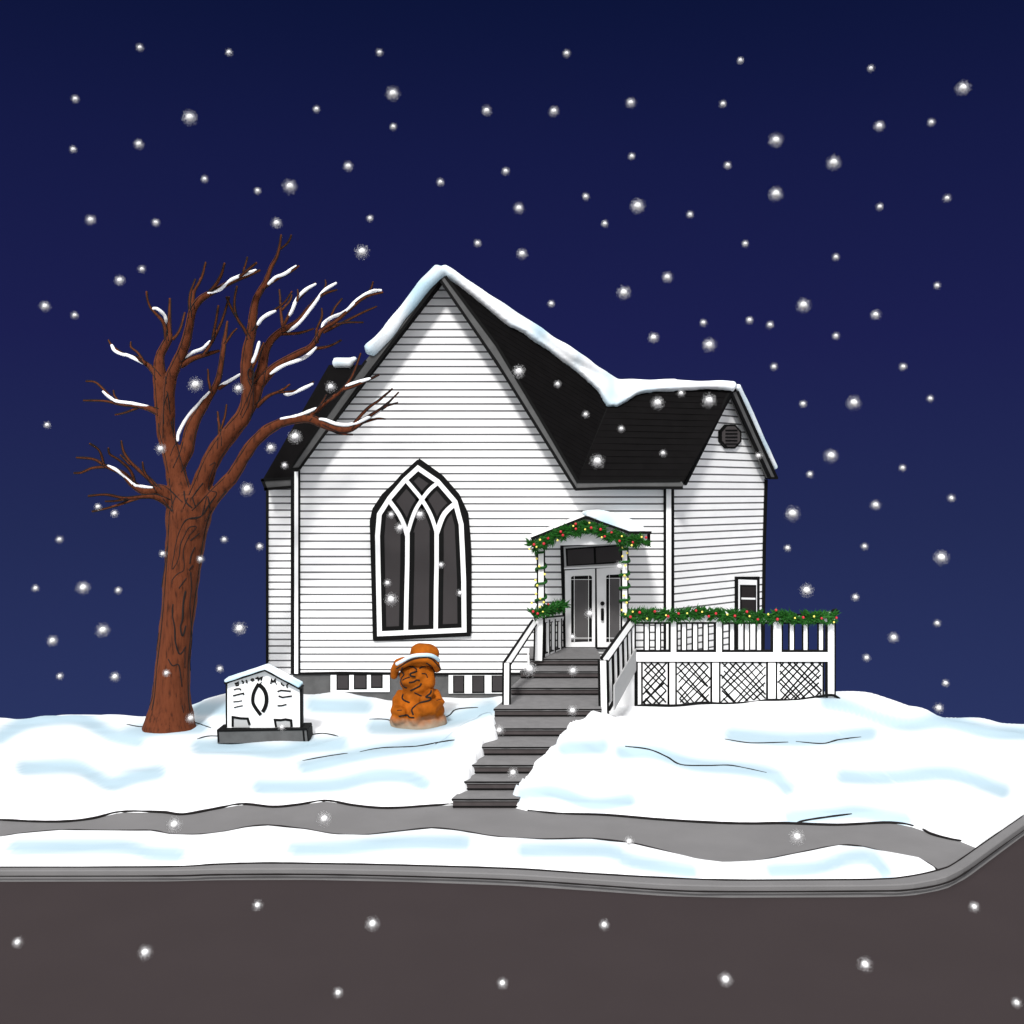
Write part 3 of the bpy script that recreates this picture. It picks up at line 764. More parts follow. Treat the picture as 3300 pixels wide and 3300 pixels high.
# white skirt beside the landing and the upper flight
b = MB(); s0, s3 = STEP[0], STEP[3]
b.prism([(s0[2] - .02, s0[0] + .25, .2), (s0[2] - .02, 29.8, .2), (s0[2] - .02, 29.8, 1.70), (s0[2] - .02, s0[0] + .25, 1.70)], (-.04, 0, 0))
b.build('skirt', M['white'], stairs)
b = MB()
c0, c1 = at(1962, 2288, 24.6), at(2034, 2160, 28.0)
b.slab(YP(27.92), [(1962, 2288), (2030, 2165), (2034, 2160), (2040, 2160), (2040, 2330), (1950, 2330)], 0, -.05)
b.build('side_panel', M['white'], stairs)
b = MB()
c2, c3 = at(1962, 2150, 24.62), at(2034, 2030, 28.0)
b.prism([c0 + Vector((.10, 0, 0)), c1 + Vector((.10, 0, 0)), c1 + Vector((.10, 0, .55)), c0 + Vector((.10, 0, .55))], (.03, 0, 0))
b.build('side_panel', M['grey'], stairs)  # added grey sheet, its tone stands for shade seen between the balusters

def bar(mb, p, q, wd, th, m=0, e=.0, m2=1):
    """square timber from p to q, with slim dark edges behind its face"""
    p, q = Vector(p), Vector(q); t = (q - p).normalized()
    n = Vector((0, -1, 0)); n = (n - t * n.dot(t)).normalized(); s = t.cross(n)
    def pr(hw, f, bk, m):
        mb.prism([p + s * hw + n * f, p - s * hw + n * f, q - s * hw + n * f, q + s * hw + n * f], n * (bk - f), m)
    pr(wd / 2, th / 2, -th / 2, m)
    if e: pr(wd / 2 + e, th / 2 - .02, -th / 2 + .012, m2)
WB = [M['white'], M['black']]
# right stair railing
rr = thing('stair_railing', at(1950, 2285, 24.6), 'white sloping handrail with balusters on the right side of the steps', 'railing', 'handrails beside the steps')
b = MB(); bar(b, at(1944, 2132, 24.6), at(2034, 2006, 28.0), .13, .09, 0, .045); b.build('handrail', WB, rr)
b = MB(); bar(b, at(1946, 2300, 24.62), at(1943, 2128, 24.58), .13, .12, 0, .05); b.build('post', WB, rr)
for t in (.22, .40, .58, .76, .92):
    p0 = c0.lerp(c1, t); h = at(1944, 2132, 24.6).lerp(at(2034, 2006, 28.0), t)
    b = MB(); bar(b, Vector((h.x + .02, h.y, p0.z - .05)), Vector((h.x, h.y, h.z - .05)), .06, .06, 0, .035); b.build('baluster', WB, rr)
b = MB(); bar(b, c0 + Vector((0, 0, .0)), c1, .05, .06, 1); b.build('bottom_rail', WB, rr)
lr = thing('stair_railing', at(1632, 2268, 24.8), 'bare white sloping handrail on one post left of the steps', 'railing', 'handrails beside the steps')
b = MB(); bar(b, at(1633, 2140, 24.8), at(1722, 2006, 27.9), .10, .09, 0, .045); b.build('handrail', WB, lr)
b = MB(); bar(b, at(1632, 2272, 24.8), at(1633, 2136, 24.78), .11, .11, 0, .045); b.build('post', WB, lr)
# short railing between left porch post and wall
sr_ = thing('porch_railing', at(1780, 2105, 29), 'short white railing between the left porch post and the church wall', 'railing')
b = MB(); bar(b, at(1752, 1998, 28.2), at(1812, 1992, 29.85), .10, .08, 0, .03); b.build('top_rail', WB, sr_)
b = MB(); bar(b, at(1752, 2114, 28.2), at(1812, 2094, 29.85), .10, .08, 0, .03); b.build('bottom_rail', WB, sr_)
for t in (.2, .5, .85):
    a_, c_ = at(1752, 2112, 28.2).lerp(at(1812, 2092, 29.85), t), at(1752, 1998, 28.2).lerp(at(1812, 1992, 29.85), t)
    b = MB(); bar(b, a_, c_, .07, .06, 0, .035); b.build('baluster', WB, sr_)
b = MB(); bar(b, at(1735, 2128, 27.95), at(1738, 1990, 27.95), .18, .14, 0, .04); b.build('newel_post', WB, sr_)

# ------------------------------------------------------------------ deck
DY = 28.0; DP = YP(DY)
deck = thing('wooden_deck', at(2360, 2200, 28.6), 'raised white deck with a railing above and criss-cross lattice below', 'deck')
b = MB(); b.box(at(2036, 0, DY).x, at(2688, 0, DY).x, DY + .12, DY + 1.55, 1.70, 1.79); b.build('floor', M['white'], deck)
b = MB(); b.rect(DP, 2038, 2102, 2688, 2132, .0, -.12, 0); b.build('rim_board', M['white'], deck)
b = MB(); b.rect(DP, 2040, 2095, 2680, 2102, -.01, -.1); b.rect(DP, 2050, 2130, 2664, 2136, -.005, -.1); b.build('rim_edge', M['black'], deck)
b = MB(); b.rect(DP, 2034, 1984, 2690, 2004, .03, -.12, 0); b.rect(DP, 2036, 2002, 2688, 2011, .0, -.10, 1); b.rect(DP, 2300, 1979, 2688, 1985, .0, -.10, 1); b.build('top_rail', WB, deck)
POST = [(2030, 2044, 2290), (2162, 2179, 2102), (2308, 2326, 2102), (2492, 2518, 2102), (2668, 2688, 2285)]
for x0, x1, y1 in POST:
    b = MB(); epost(b, DP, x0, 1981 if x0 < 2600 else 1972, x1, y1, .13, 6, .015); b.build('post', WB, deck)
for x0, x1 in ((2056, 2066), (2158, 2176), (2296, 2317), (2476, 2500)):
    b = MB(); epost(b, DP, x0, 2133, x1, 2290, .10, 5, -.01); b.build('post', WB, deck)
for x in (2085, 2121, 2205, 2241, 2275, 2360, 2408, 2447, 2553, 2597, 2647):
    b = MB(); epost(b, DP, x - 6, 2009, x + 6, 2098, .06, 5, -.03); b.build('baluster', WB, deck)
b = MB(); b.tube([at(x, y, 27.97) for x, y in ((2682, 1985), (2679, 1975), (2684, 1966), (2694, 1964), (2700, 1970), (2699, 1978))], .028, 8); b.build('scroll', M['black'], deck)
for x0, x1 in ((2068, 2156), (2178, 2294), (2319, 2474), (2502, 2656)):
    y0, y1 = 2137, 2290
    b = MB(); b.rect(DP, x0, y0, x1, y1, -.05, -.09); lp = b.build('lattice_panel', M['white'], deck)
    b = MB(); rl = random.Random(x0)
    b.rect(DP, x0 - 1, y0, x0 + 4, y1, -.03, -.06); b.rect(DP, x1 - 4, y0, x1 + 1, y1, -.03, -.06)
    for sgn, f in ((1, -.036), (-1, -.041)):
        c = -(y1 - y0) * 1.0
        while c < (x1 - x0):
            c += rl.uniform(19, 29); sl_ = rl.uniform(.86, 1.1)
            pts = []
            for i in range(13):
                y = y0 + (y1 - y0) * i / 12; x = x0 + c + (y - y0) * sl_
                if sgn < 0: x = x0 + x1 - x
                if x0 + 3 <= x <= x1 - 3: pts.append((x, y))
            if len(pts) >= 2: b.stroke(DP, [pts[0], pts[-1]], rl.uniform(3.6, 5.2), f - .0004 * rl.random(), f - .02)
    b.build('lattice', M['black'], lp)
b = MB(); P = [cast(GB, x, 2268 - 22 * sstep(2050, 2700, x) + 4 * math.sin(x * .03)) for x in range(2045, 2712, 15)]
base = [at(x, y, 27.93) for x, y in [(2046, 2276), (2100, 2272), (2180, 2274), (2260, 2265), (2330, 2268), (2420, 2264), (2480, 2256), (2560, 2257), (2620, 2248), (2680, 2240), (2706, 2252)]]
b.tube([Vector(p) for p in smooth([tuple(v) for v in base], 5)], .035, 6); b.build('base_line', M['black'], deck)

# ------------------------------------------------------------------ garlands
def garland(name, path, half, Yf, n, reds, yel, label, group, ln=(.13, .28)):
    """path in picture columns/rows, Yf gives the distance of a point"""
    c = [at(x, y, Yf(x)) for x, y in smooth(path, 8)]
    cum = [0]
    for a, d in zip(c[:-1], c[1:]): cum.append(cum[-1] + (d - a).length)
    o = thing(name, c[len(c) // 2], label, 'garland', group)
    g = MB(); rg = random.Random(len(label) + n)
    g.tube(c, .035, 6)
    for i in range(n):
        s = rg.random() * cum[-1]; j = max(k for k in range(len(cum)) if cum[k] <= s); j = min(j, len(c) - 2)
        p = c[j].lerp(c[j + 1], (s - cum[j]) / max(1e-6, cum[j + 1] - cum[j])); t = (c[j + 1] - c[j]).normalized()
        clump = math.floor(s / .09); rc = random.Random(clump * 31 + i % 4 + n)
        a = rc.uniform(0, 2 * math.pi) + rg.gauss(0, .35)
        u = Vector((0, -1, 0)); u = (u - t * u.dot(t)).normalized(); wv = t.cross(u)
        rad = u * math.cos(a) * .75 + wv * math.sin(a)
        d = (rad + t * (rc.choice((-.9, .9)) + rg.gauss(0, .3))).normalized()
        l = rg.uniform(*ln) * half; p0 = p + rad * .02; tip = p0 + d * l + Vector((0, 0, -.03 * l))
        sd_ = d.cross(Vector((rg.gauss(0, 1), rg.gauss(0, 1), rg.gauss(0, 1)))).normalized() * rg.uniform(.012, .022)
        s2 = d.cross(sd_).normalized() * .006
        mid = p0.lerp(tip, .55)
        g.add([p0 - sd_ * .5, p0 + sd_ * .5, mid + sd_ + s2, mid - sd_ + s2, tip, p0 - s2, mid - s2 * 2], [(0, 1, 2, 3), (3, 2, 4), (0, 3, 6, 5), (1, 5, 6, 2), (3, 4, 6), (2, 6, 4)])
    g.build('greenery', M['green'], o, normals=False)
    for (x, y), nm, mm, r in [(q, 'berry', 'red', .034) for q in reds] + [(q, 'bulb', 'bulb', .026) for q in yel]:
        v = at(x, y, Yf(x) - .14); b = MB(); b.ball(v, r * rg.uniform(.92, 1.1), 0, 10, 7); b.build(nm, M[mm], o)
    return o
def zd(l): return [(2000 + x / 2.611, 1940 + y / 2.611) for x, y in l]
def zp(l): return [(1680 + x / 4.39, 1620 + y / 4.39) for x, y in l]
GRP = 'evergreen garlands on the porch and railings'
garland('evergreen_garland', zd([(50, 122), (120, 112), (260, 105), (420, 112), (600, 98), (800, 105), (1000, 118), (1200, 122), (1400, 128), (1600, 132), (1720, 128), (1800, 128)]), 1.0, lambda x: 27.86, 3000,
        zd([(83, 125), (160, 88), (288, 80), (400, 120), (488, 97), (635, 72), (742, 120), (802, 97), (962, 117), (1063, 82), (1155, 145), (1308, 68), (1320, 145), (1537, 130), (1692, 137), (1817, 133)]),
        zd([(40, 103), (12, 68), (102, 82), (222, 140), (382, 112), (560, 95), (686, 83), (898, 105), (1085, 120), (1243, 104), (1467, 135), (1628, 122), (1795, 170)]),
        'long green garland with red berries along the whole deck railing', GRP)
garland('evergreen_garland', zp([(150, 600), (220, 590), (330, 545), (480, 475), (640, 405), (800, 370), (930, 345), (1060, 375), (1200, 440), (1350, 490), (1500, 530), (1640, 545), (1745, 545)]), 1.0, lambda x: 27.72, 2300,
        zp([(180, 592), (318, 580), (378, 503), (558, 410), (588, 460), (772, 370), (770, 300), (988, 355), (1122, 378), (1180, 477), (1277, 423), (1390, 540), (1578, 560), (1765, 492)]),
        zp([(215, 625), (265, 525), (513, 532), (735, 330), (903, 378), (963, 285), (1138, 490), (1422, 475), (1563, 603), (1703, 485), (115, 655)]),
        'arched green garland with red berries across the porch gable', GRP)
garland('evergreen_garland', zp([(150, 1575), (230, 1570), (330, 1530), (450, 1490), (590, 1450)]), 1.0, lambda x: 27.75 + max(0, (x - 1752)) * .028, 850,
        zp([(167, 1540), (232, 1570), (378, 1440), (505, 1500)]), zp([(148, 1420), (305, 1545), (262, 1475), (450, 1490)]),
        'short green garland with red berries on the railing left of the door', GRP)
def spiral(xc, wd, y0, y1, turns, yel, label):
    o = thing('light_garland', at(xc, y1, PY), label, 'garland', 'strings of lights wound round the porch posts')
    P = []; n = turns * 16
    for i in range(n + 1):
        a = 2 * math.pi * i / 16 + 1.0; y = y0 + (y1 - y0) * i / n
        v = at(xc, y, PY + .075); P.append(v + Vector((math.cos(a) * wd, -math.sin(a) * .135, -math.cos(a) * .05)))
    b = MB(); b.tube(P, .036, 7, jit=.4); b.build('greenery', M['dgreen'], o)
    for x, y in yel:
        b = MB(); b.ball(at(x, y, PY - .1), .031, 0, 10, 7); b.build('bulb', M['bulb'], o)
spiral(1743, .13, 1775, 1975, 4, zp([(217, 792), (255, 900), (332, 1012), (200, 1097), (225, 1172), (208, 1290), (268, 1355), (317, 1408)]), 'green string of yellow lights wound round the left porch post')
spiral(2013, .12, 1765, 1970, 5, zp([(1435, 630), (1497, 712), (1433, 758), (1472, 890), (1460, 1032), (1503, 1080), (1452, 1313), (1490, 1415), (1422, 1520), (1470, 1578)]), 'green string of yellow lights wound round the right porch post')

# ------------------------------------------------------------------ tree
TY = 27.0
def tz(x, y): return 200 + x / 1.756, 700 + y / 1.756
tree = thing('bare_tree', at(540, 2338, TY), 'leafless brown tree with snow lying along its branches', 'tree')
SAMP = []
PXM = TY / FPX
tr = MB()
trunk = smooth([(548, 2395, 240), (545, 2350, 190), (550, 2300, 150), (552, 2250, 128), (556, 2150, 116), (566, 2050, 112), (576, 1950, 114), (586, 1860, 120), (594, 1780, 126), (602, 1710, 136), (612, 1650, 150), (618, 1600, 120)], 4)
tr.tube([at(x, y, TY) for x, y, w_ in trunk], [w_ * PXM / 2 * .95 for x, y, w_ in trunk], 28, jit=.06)
LIMB = {
 1: (.18, None, [[(690, 1660, 150), (655, 1500, 110), (622, 1350, 92), (585, 1200, 86), (563, 1000, 78), (552, 880, 68), (555, 780, 45), (600, 690, 38), (605, 600, 24), (610, 460, 13)],
      [(590, 700, 26), (575, 600, 20), (520, 535, 15), (490, 490, 12), (478, 420, 11)], [(625, 690, 20), (665, 640, 14), (695, 540, 11)],
      [(545, 910, 40), (500, 850, 28), (430, 800, 20), (350, 775, 16), (285, 730, 12), (262, 695, 9)], [(470, 830, 18), (430, 770, 13), (390, 735, 11), (388, 705, 8)],
      [(540, 1100, 40), (480, 1078, 27), (400, 1065, 20), (310, 1050, 18), (250, 990, 14), (190, 935, 11), (135, 928, 9)], [(420, 1070, 18), (330, 1060, 14), (240, 1040, 12), (120, 1037, 9)], [(430, 1078, 13), (360, 1105, 10), (300, 1118, 8)], [(320, 1040, 12), (296, 1010, 10), (290, 980, 8)]]),
 2: (-.32, 1, [[(600, 1250, 70), (602, 1050, 62), (615, 920, 60), (640, 850, 55), (690, 740, 50), (715, 640, 42), (740, 530, 38), (790, 460, 34), (860, 420, 28), (950, 370, 24), (1050, 330, 18), (1120, 300, 11)],
      [(735, 520, 26), (745, 430, 18), (790, 340, 14), (812, 255, 10)], [(725, 570, 20), (722, 450, 13), (755, 350, 8)], [(830, 430, 22), (890, 350, 16), (920, 260, 10)], [(990, 350, 16), (1060, 290, 14), (1100, 258, 11)], [(1025, 310, 12), (1040, 260, 9), (1048, 225, 7)],
      [(670, 835, 42), (740, 800, 30), (800, 780, 26), (890, 755, 14)], [(800, 780, 20), (850, 700, 17), (890, 620, 14), (920, 540, 12), (945, 450, 9)], [(850, 700, 16), (868, 600, 14), (885, 500, 10)]]),
 3: (.34, 1, [[(650, 1430, 60), (700, 1330, 72), (730, 1200, 65), (780, 1100, 50), (830, 1020, 42), (880, 930, 32), (905, 800, 28), (920, 690, 24), (935, 590, 13)],
      [(845, 1000, 18), (830, 930, 13), (825, 860, 9)], [(885, 970, 22), (960, 920, 17), (1010, 890, 11)], [(920, 720, 16), (960, 660, 12), (990, 630, 8)]]),
 4: (-.10, None, [[(735, 1670, 130), (800, 1490, 98), (860, 1350, 86), (950, 1220, 84), (1030, 1120, 80), (1050, 1020, 70), (1045, 900, 65), (1050, 780, 56), (1070, 660, 48), (1080, 560, 42), (1100, 460, 34), (1150, 370, 28), (1180, 290, 22), (1220, 210, 16), (1240, 100, 11)],
      [(1130, 405, 20), (1230, 340, 16), (1290, 310, 12), (1340, 275, 10)], [(1235, 180, 11), (1280, 140, 9), (1297, 100, 8)], [(1080, 650, 24), (1120, 590, 15), (1180, 540, 13), (1210, 520, 11), (1260, 480, 10), (1300, 420, 8)],
      [(1060, 690, 20), (1035, 640, 16), (985, 560, 14), (975, 480, 12), (990, 390, 9)], [(985, 565, 14), (950, 500, 12), (930, 450, 9)], [(1070, 860, 22), (1110, 780, 16), (1140, 710, 10)], [(890, 1310, 26), (890, 1200, 16), (880, 1100, 9)], [(895, 1210, 13), (920, 1130, 11), (930, 1060, 8)]]),
 5: (.30, 4, [[(1035, 1130, 70), (1090, 1000, 70), (1130, 860, 55), (1150, 760, 45), (1190, 690, 38), (1250, 640, 34), (1330, 590, 24), (1400, 510, 20), (1470, 440, 17), (1555, 410, 9)],
      [(1255, 640, 24), (1240, 560, 16), (1235, 480, 12), (1230, 410, 9)], [(1250, 620, 20), (1310, 500, 14), (1370, 430, 12), (1435, 370, 9)], [(1330, 475, 12), (1335, 440, 10), (1332, 410, 8)], [(1245, 525, 13), (1290, 470, 11), (1300, 440, 9)], [(1465, 445, 12), (1490, 390, 9), (1490, 355, 7)],
      [(1240, 660, 20), (1340, 655, 14), (1425, 630, 8)],
      [(1105, 960, 60), (1160, 890, 50), (1230, 830, 38), (1340, 770, 34), (1400, 740, 28), (1440, 690, 26), (1470, 640, 22), (1560, 580, 20), (1640, 510, 16), (1720, 450, 14), (1815, 425, 9)],
      [(1442, 710, 22), (1440, 640, 14), (1468, 570, 11), (1470, 515, 8)], [(1480, 650, 18), (1600, 590, 14), (1700, 540, 12), (1780, 505, 8)], [(1550, 605, 12), (1620, 595, 10), (1705, 595, 8)], [(1420, 745, 20), (1510, 730, 13), (1580, 695, 8)], [(1710, 460, 12), (1750, 400, 10), (1760, 365, 8)], [(1500, 620, 14), (1540, 520, 11), (1585, 460, 8)],
      [(1100, 1070, 30), (1170, 1010, 18), (1240, 980, 14), (1290, 945, 8)], [(1225, 990, 13), (1330, 980, 11), (1425, 930, 8)]]),
 6: (-.20, None, [[(770, 1690, 110), (870, 1565, 76), (960, 1470, 65), (1030, 1360, 60), (1100, 1260, 58), (1200, 1180, 50), (1310, 1145, 44), (1400, 1140, 44), (1470, 1170, 40), (1560, 1200, 36), (1640, 1195, 30), (1720, 1140, 22), (1800, 1090, 15), (1850, 1060, 7)],
      [(1390, 1140, 34), (1480, 1060, 22), (1570, 990, 18), (1640, 900, 14), (1690, 770, 9)], [(1580, 980, 17), (1690, 940, 13), (1795, 890, 8)], [(1430, 1105, 13), (1470, 1050, 11), (1495, 1005, 7)], [(1630, 1195, 20), (1720, 1090, 14), (1800, 1030, 10), (1870, 970, 6)],
      [(1720, 1140, 14), (1820, 1075, 10), (1900, 1050, 5)], [(1690, 1165, 12), (1780, 1140, 9), (1830, 1142, 5)], [(1470, 1180, 18), (1570, 1222, 10), (1645, 1230, 5)], [(1800, 1085, 10), (1850, 1045, 7), (1905, 990, 5)]]),
 7: (-.30, None, [[(650, 1640, 90), (560, 1545, 62), (470, 1550, 42), (400, 1510, 36), (340, 1450, 28), (250, 1410, 20), (180, 1370, 14), (80, 1360, 9)],
      [(250, 1412, 17), (170, 1420, 14), (110, 1445, 11), (65, 1448, 8)], [(235, 1400, 15), (210, 1320, 11), (155, 1280, 8)], [(550, 1550, 36), (490, 1480, 24), (400, 1400, 18), (350, 1330, 14), (335, 1265, 8)], [(410, 1515, 20), (390, 1440, 15), (330, 1380, 12), (270, 1340, 10), (262, 1305, 8)],
      [(385, 1400, 13), (355, 1370, 10), (330, 1345, 8)], [(530, 1530, 17), (470, 1450, 12), (455, 1385, 8)], [(640, 1640, 60), (520, 1582, 28), (360, 1590, 16), (250, 1570, 12), (148, 1578, 8)], [(440, 1588, 15), (280, 1640, 11), (170, 1665, 8)], [(370, 1595, 12), (300, 1606, 10), (245, 1608, 8)]]),
}
LD = {}
def ldep(k, x, y):
    s, par, br = LIMB[k]; r = br[0][0]; d = math.hypot(x - r[0], y - r[1]) / 1.756 * PXM
    base = ldep(par, r[0], r[1]) if par else 0
    return base + s * d
EDGES = []
for k, (s, par, brs) in LIMB.items():
    b = MB(); rk = random.Random(k)
    for bi, br in enumerate(brs):
        tw = 0 if bi == 0 else rk.uniform(-.5, .5); r0_ = br[0]
        q = smooth(br, 5); P = []; rad = []
        for x, y, w_ in q:
            Yo = ldep(k, x, y) + tw * math.hypot(x - r0_[0], y - r0_[1]) / 1.756 * PXM
            px, py = tz(x + 2 * noise.noise(Vector((x * .03, y * .03, k))), y)
            P.append(at(px, py, TY + Yo)); rad.append(max(w_, 6) / 1.756 * PXM / 2 * 1.14); SAMP.append((x, y, Yo, rad[-1]))
        EDGES.append([(p, r, (x, y)) for p, r, (x, y, w_) in zip(P, rad, q)])
        if bi == 0:
            cut = next((i for i, t in enumerate(q) if t[2] < 44), len(q))
            tr.tube(P[:cut + 1], rad[:cut + 1], 16, jit=.16)
            cut = max(0, cut - 4); P = P[cut:]; rad = rad[cut:]
        if bi == 0: b.tube(P, rad, 12, jit=.16)
        else:
            tb_ = MB(); tb_.tube(P, rad, 8, jit=.16); tb_.build('branch', M['bark'], tree)
    b.build('limb', M['bark'], tree)
to = soften(tr, 'trunk', M['bark'], .035, tree, 2, .5, .022, 3.5)
SS = np.array(SAMP)
for l in [[(512, 518), (540, 520), (580, 555), (592, 597)], [(280, 722), (300, 755), (340, 775), (380, 785), (465, 830)], [(230, 985), (270, 1020), (310, 1043), (400, 1055), (495, 1073)], [(247, 1403), (300, 1425), (350, 1465), (410, 1515), (440, 1523), (512, 1530)],
          [(825, 430), (890, 410), (960, 355), (1030, 325), (1100, 300)], [(693, 800), (740, 765), (800, 740), (838, 700)], [(655, 1268), (660, 1220), (710, 1130), (780, 1050), (835, 988)], [(885, 962), (940, 930), (1008, 888)], [(1165, 380), (1210, 340), (1260, 320), (1325, 275)],
          [(1105, 610), (1130, 575), (1165, 550), (1210, 528)], [(1075, 825), (1100, 770), (1117, 703)], [(1272, 575), (1300, 530), (1330, 460), (1380, 410), (1437, 377)], [(1270, 650), (1340, 600), (1420, 500), (1480, 420), (1553, 372)],
          [(1472, 635), (1480, 600), (1530, 565), (1600, 535), (1660, 480), (1720, 435), (1770, 415), (1808, 415)], [(1177, 887), (1250, 840), (1370, 795), (1438, 737)], [(1255, 998), (1300, 998), (1420, 942)], [(890, 1250), (930, 1215), (980, 1180), (990, 1147)],
          [(880, 1553), (940, 1500), (970, 1440), (1012, 1363)], [(1235, 1142), (1310, 1130), (1370, 1110), (1440, 1080)], [(1455, 1143), (1490, 1148), (1560, 1172), (1640, 1172), (1720, 1140), (1805, 1088)], [(1605, 957), (1670, 935), (1745, 912)]]:
    P = []; q = smooth(l, 5)
    for x, y in q:
        i = int(((SS[:, 0] - x) ** 2 + (SS[:, 1] - y) ** 2 - 0 * SS[:, 3]).argmin())
        P.append((x, y, SS[i, 2] - SS[i, 3] * .55))
    ys = [p[2] for p in P]
    ys = [sum(ys[max(0, i - 4):i + 5]) / len(ys[max(0, i - 4):i + 5]) for i in range(len(ys))]
    b = MB(); n = len(P)
    b.tube([at(*tz(x, y), TY + yo) for (x, y, _), yo in zip(P, ys)], [.042 * (.62 + .38 * min(1, 6 * min(i, n - 1 - i) / n)) * (1 + .22 * noise.noise(Vector((i * .45, l[0][0], 0)))) for i in range(n)], 10, jit=.3)
    b.build('branch_snow', M['tsnow'], tree)
# fissures in the bark of the trunk
TB = bvh(to)
def tf(x, y): return 400 + x / 2.147, 1500 + y / 2.147
fb = MB()
tobs = [TB] + [bvh(o) for o in tree.children if o.name.startswith(('limb', 'branch')) and 'snow' not in o.name]
re_ = random.Random(5)
def crack(pts, w_):
    run = []
    for q in pts + [None]:
        h = None
        if q is not None:
            hs = [cast(t, *q) for t in tobs]; hs = [p for p in hs if p is not None]
            h = min(hs, key=lambda p: p.y) if hs else None
        if h is None or (run and (h - run[-1]).length > .35):
            if len(run) > 2: fb.tube(run, [w_ * (.6 + .4 * noise.noise(p * 5) + .3) for p in run], 5)
            run = []
        if h is not None: run.append(h)
for ed in EDGES:
    for sg in (-.74, .80):
        pts = []
        for i, (p, r, xy) in enumerate(ed):
            a0, a1 = proj(ed[max(0, i - 1)][0]), proj(ed[min(len(ed) - 1, i + 1)][0]); dx, dy = a1[0] - a0[0], a1[1] - a0[1]; l = math.hypot(dx, dy) or 1
            c = proj(p); rp_ = r / p.y * FPX * sg
            pts.append((c[0] - dy / l * rp_, c[1] + dx / l * rp_))
            if re_.random() < .05: pts.append(None)
        seg = []
        for q in pts + [None]:
            if q is None:
                if len(seg) > 2: crack(seg, .014)
                seg = []
            else: seg.append(q)
for sg in (-.86, .86):
    crack([(x + sg * w_ / 2, y) for x, y, w_ in smooth([t for t in trunk if t[1] < 2300], 4)], .018)
crack([tz(*p) for p in smooth([(590, 985), (597, 1000), (580, 1050), (575, 1110), (576, 1170)], 4)], .012)
crack([tz(*p) for p in smooth([(835, 1405), (868, 1390), (840, 1460), (828, 1540), (875, 1560), (840, 1620), (790, 1690), (720, 1705), (680, 1740)], 4)], .012)
crack([tz(*p) for p in smooth([(1020, 1135), (1055, 1060), (1070, 1000), (1090, 965)], 4)], .012)
crack([tz(*p) for p in smooth([(690, 1550), (700, 1610), (735, 1645)], 4)], .018)
crack([tz(*p) for p in smooth([(735, 1590), (765, 1545), (797, 1505)], 4)], .02)
crack([tz(*p) for p in smooth([(612, 1350), (632, 1300), (655, 1270)], 4)], .012)
for l, w_ in (([(640, 200), (580, 280), (540, 345), (490, 368), (430, 375), (395, 430), (365, 510), (345, 620), (332, 718), (375, 650), (390, 550), (420, 480), (450, 430), (500, 425), (450, 490), (410, 590), (415, 715), (370, 750), (335, 790), (333, 820)], 6), ([(520, 470), (460, 520)], 10), ([(490, 565), (465, 620), (455, 680)], 10), ([(475, 690), (450, 725)], 9),
              ([(430, 780), (380, 850)], 8), ([(425, 870), (410, 950), (405, 1060), (390, 1120), (405, 1180), (425, 1110)], 12), ([(338, 960), (335, 1040), (350, 1120), (355, 1220), (385, 1305), (425, 1255)], 10), ([(420, 1280), (420, 1400)], 7), ([(305, 1340), (335, 1385), (375, 1378), (390, 1450), (400, 1530)], 8),
              ([(460, 740), (465, 850), (455, 960), (462, 1080), (468, 1200), (455, 1330), (458, 1420)], 9), ([(400, 1660), (412, 1710)], 6), ([(300, 560), (275, 750), (255, 900), (235, 1080)], 9), ([(240, 1160), (222, 1300)], 8), ([(205, 1500), (195, 1610), (150, 1720)], 8)):
    P = [cast(TB, *tf(x, y)) for x, y in smooth(l, 5)]; P = [p for p in P if p is not None]
    if len(P) > 3: fb.tube(P, [w_ / 2.147 * PXM / 2 * (1 + .3 * noise.noise(p * 6)) for p in P], 6)
fb.build('bark_fissure', M['dark_stroke'], tree)
kb = MB()
kx_, ky_ = 1068, 880
kY = TY + ldep(4, 1046, 890) - .16
kb.tube([at(*tz(1068 + 17 * math.cos(a), 885 + 30 * math.sin(a)), kY) for a in np.linspace(0, 2 * math.pi, 20)], .014, 6)
kb.tube([at(*tz(x, y), kY) for x, y in ((1050, 915), (1062, 940), (1070, 965), (1080, 930), (1088, 880))], .013, 6)
kb.build('knot', M['dark_stroke'], tree)

# ------------------------------------------------------------------ notice board
SYY = 26.0; SP = YP(SYY)
def zs(l): return [(690 + x / 6.0375, 2120 + y / 6.0375) for x, y in l]
sign = thing('notice_board', at(848, 2385, SYY), 'small white gabled notice board on a dark plinth, its roof edged with snow', 'sign')
b = MB(); b.slab(SP, zs([(245, 470), (1010, 225), (1685, 580), (1685, 1360), (245, 1360)]), 0, -.22); b.build('board', M['white'], sign)
b = MB(); b.slab(SP, zs([(226, 480), (256, 470), (256, 1350), (226, 1350)]), .012, -.20); b.slab(SP, zs([(1668, 580), (1708, 590), (1712, 1350), (1672, 1350)]), .012, -.20)
b.build('edge_trim', M['black'], sign)
b = MB(); b.stroke(SP, zs([(225, 478), (1010, 222), (1705, 590)]), 7, .14, -.26); b.build('roof', M['black'], sign)
b = MB()
for yo in (.10, -.05, -.2): b.tube([SP.hit(*p) + Vector((0, -yo, 0)) for p in zs([(235, 440), (620, 310), (1015, 180), (1340, 352), (1675, 535)])], .055, 10)
soften(b, 'snow', M['snow'], .02, sign, 3, .5, .008, 5)
b = MB(); b.slab(SP, zs([(90, 1395), (1800, 1362), (1840, 1420), (1850, 1620), (90, 1640)]), .12, -.5, 0)
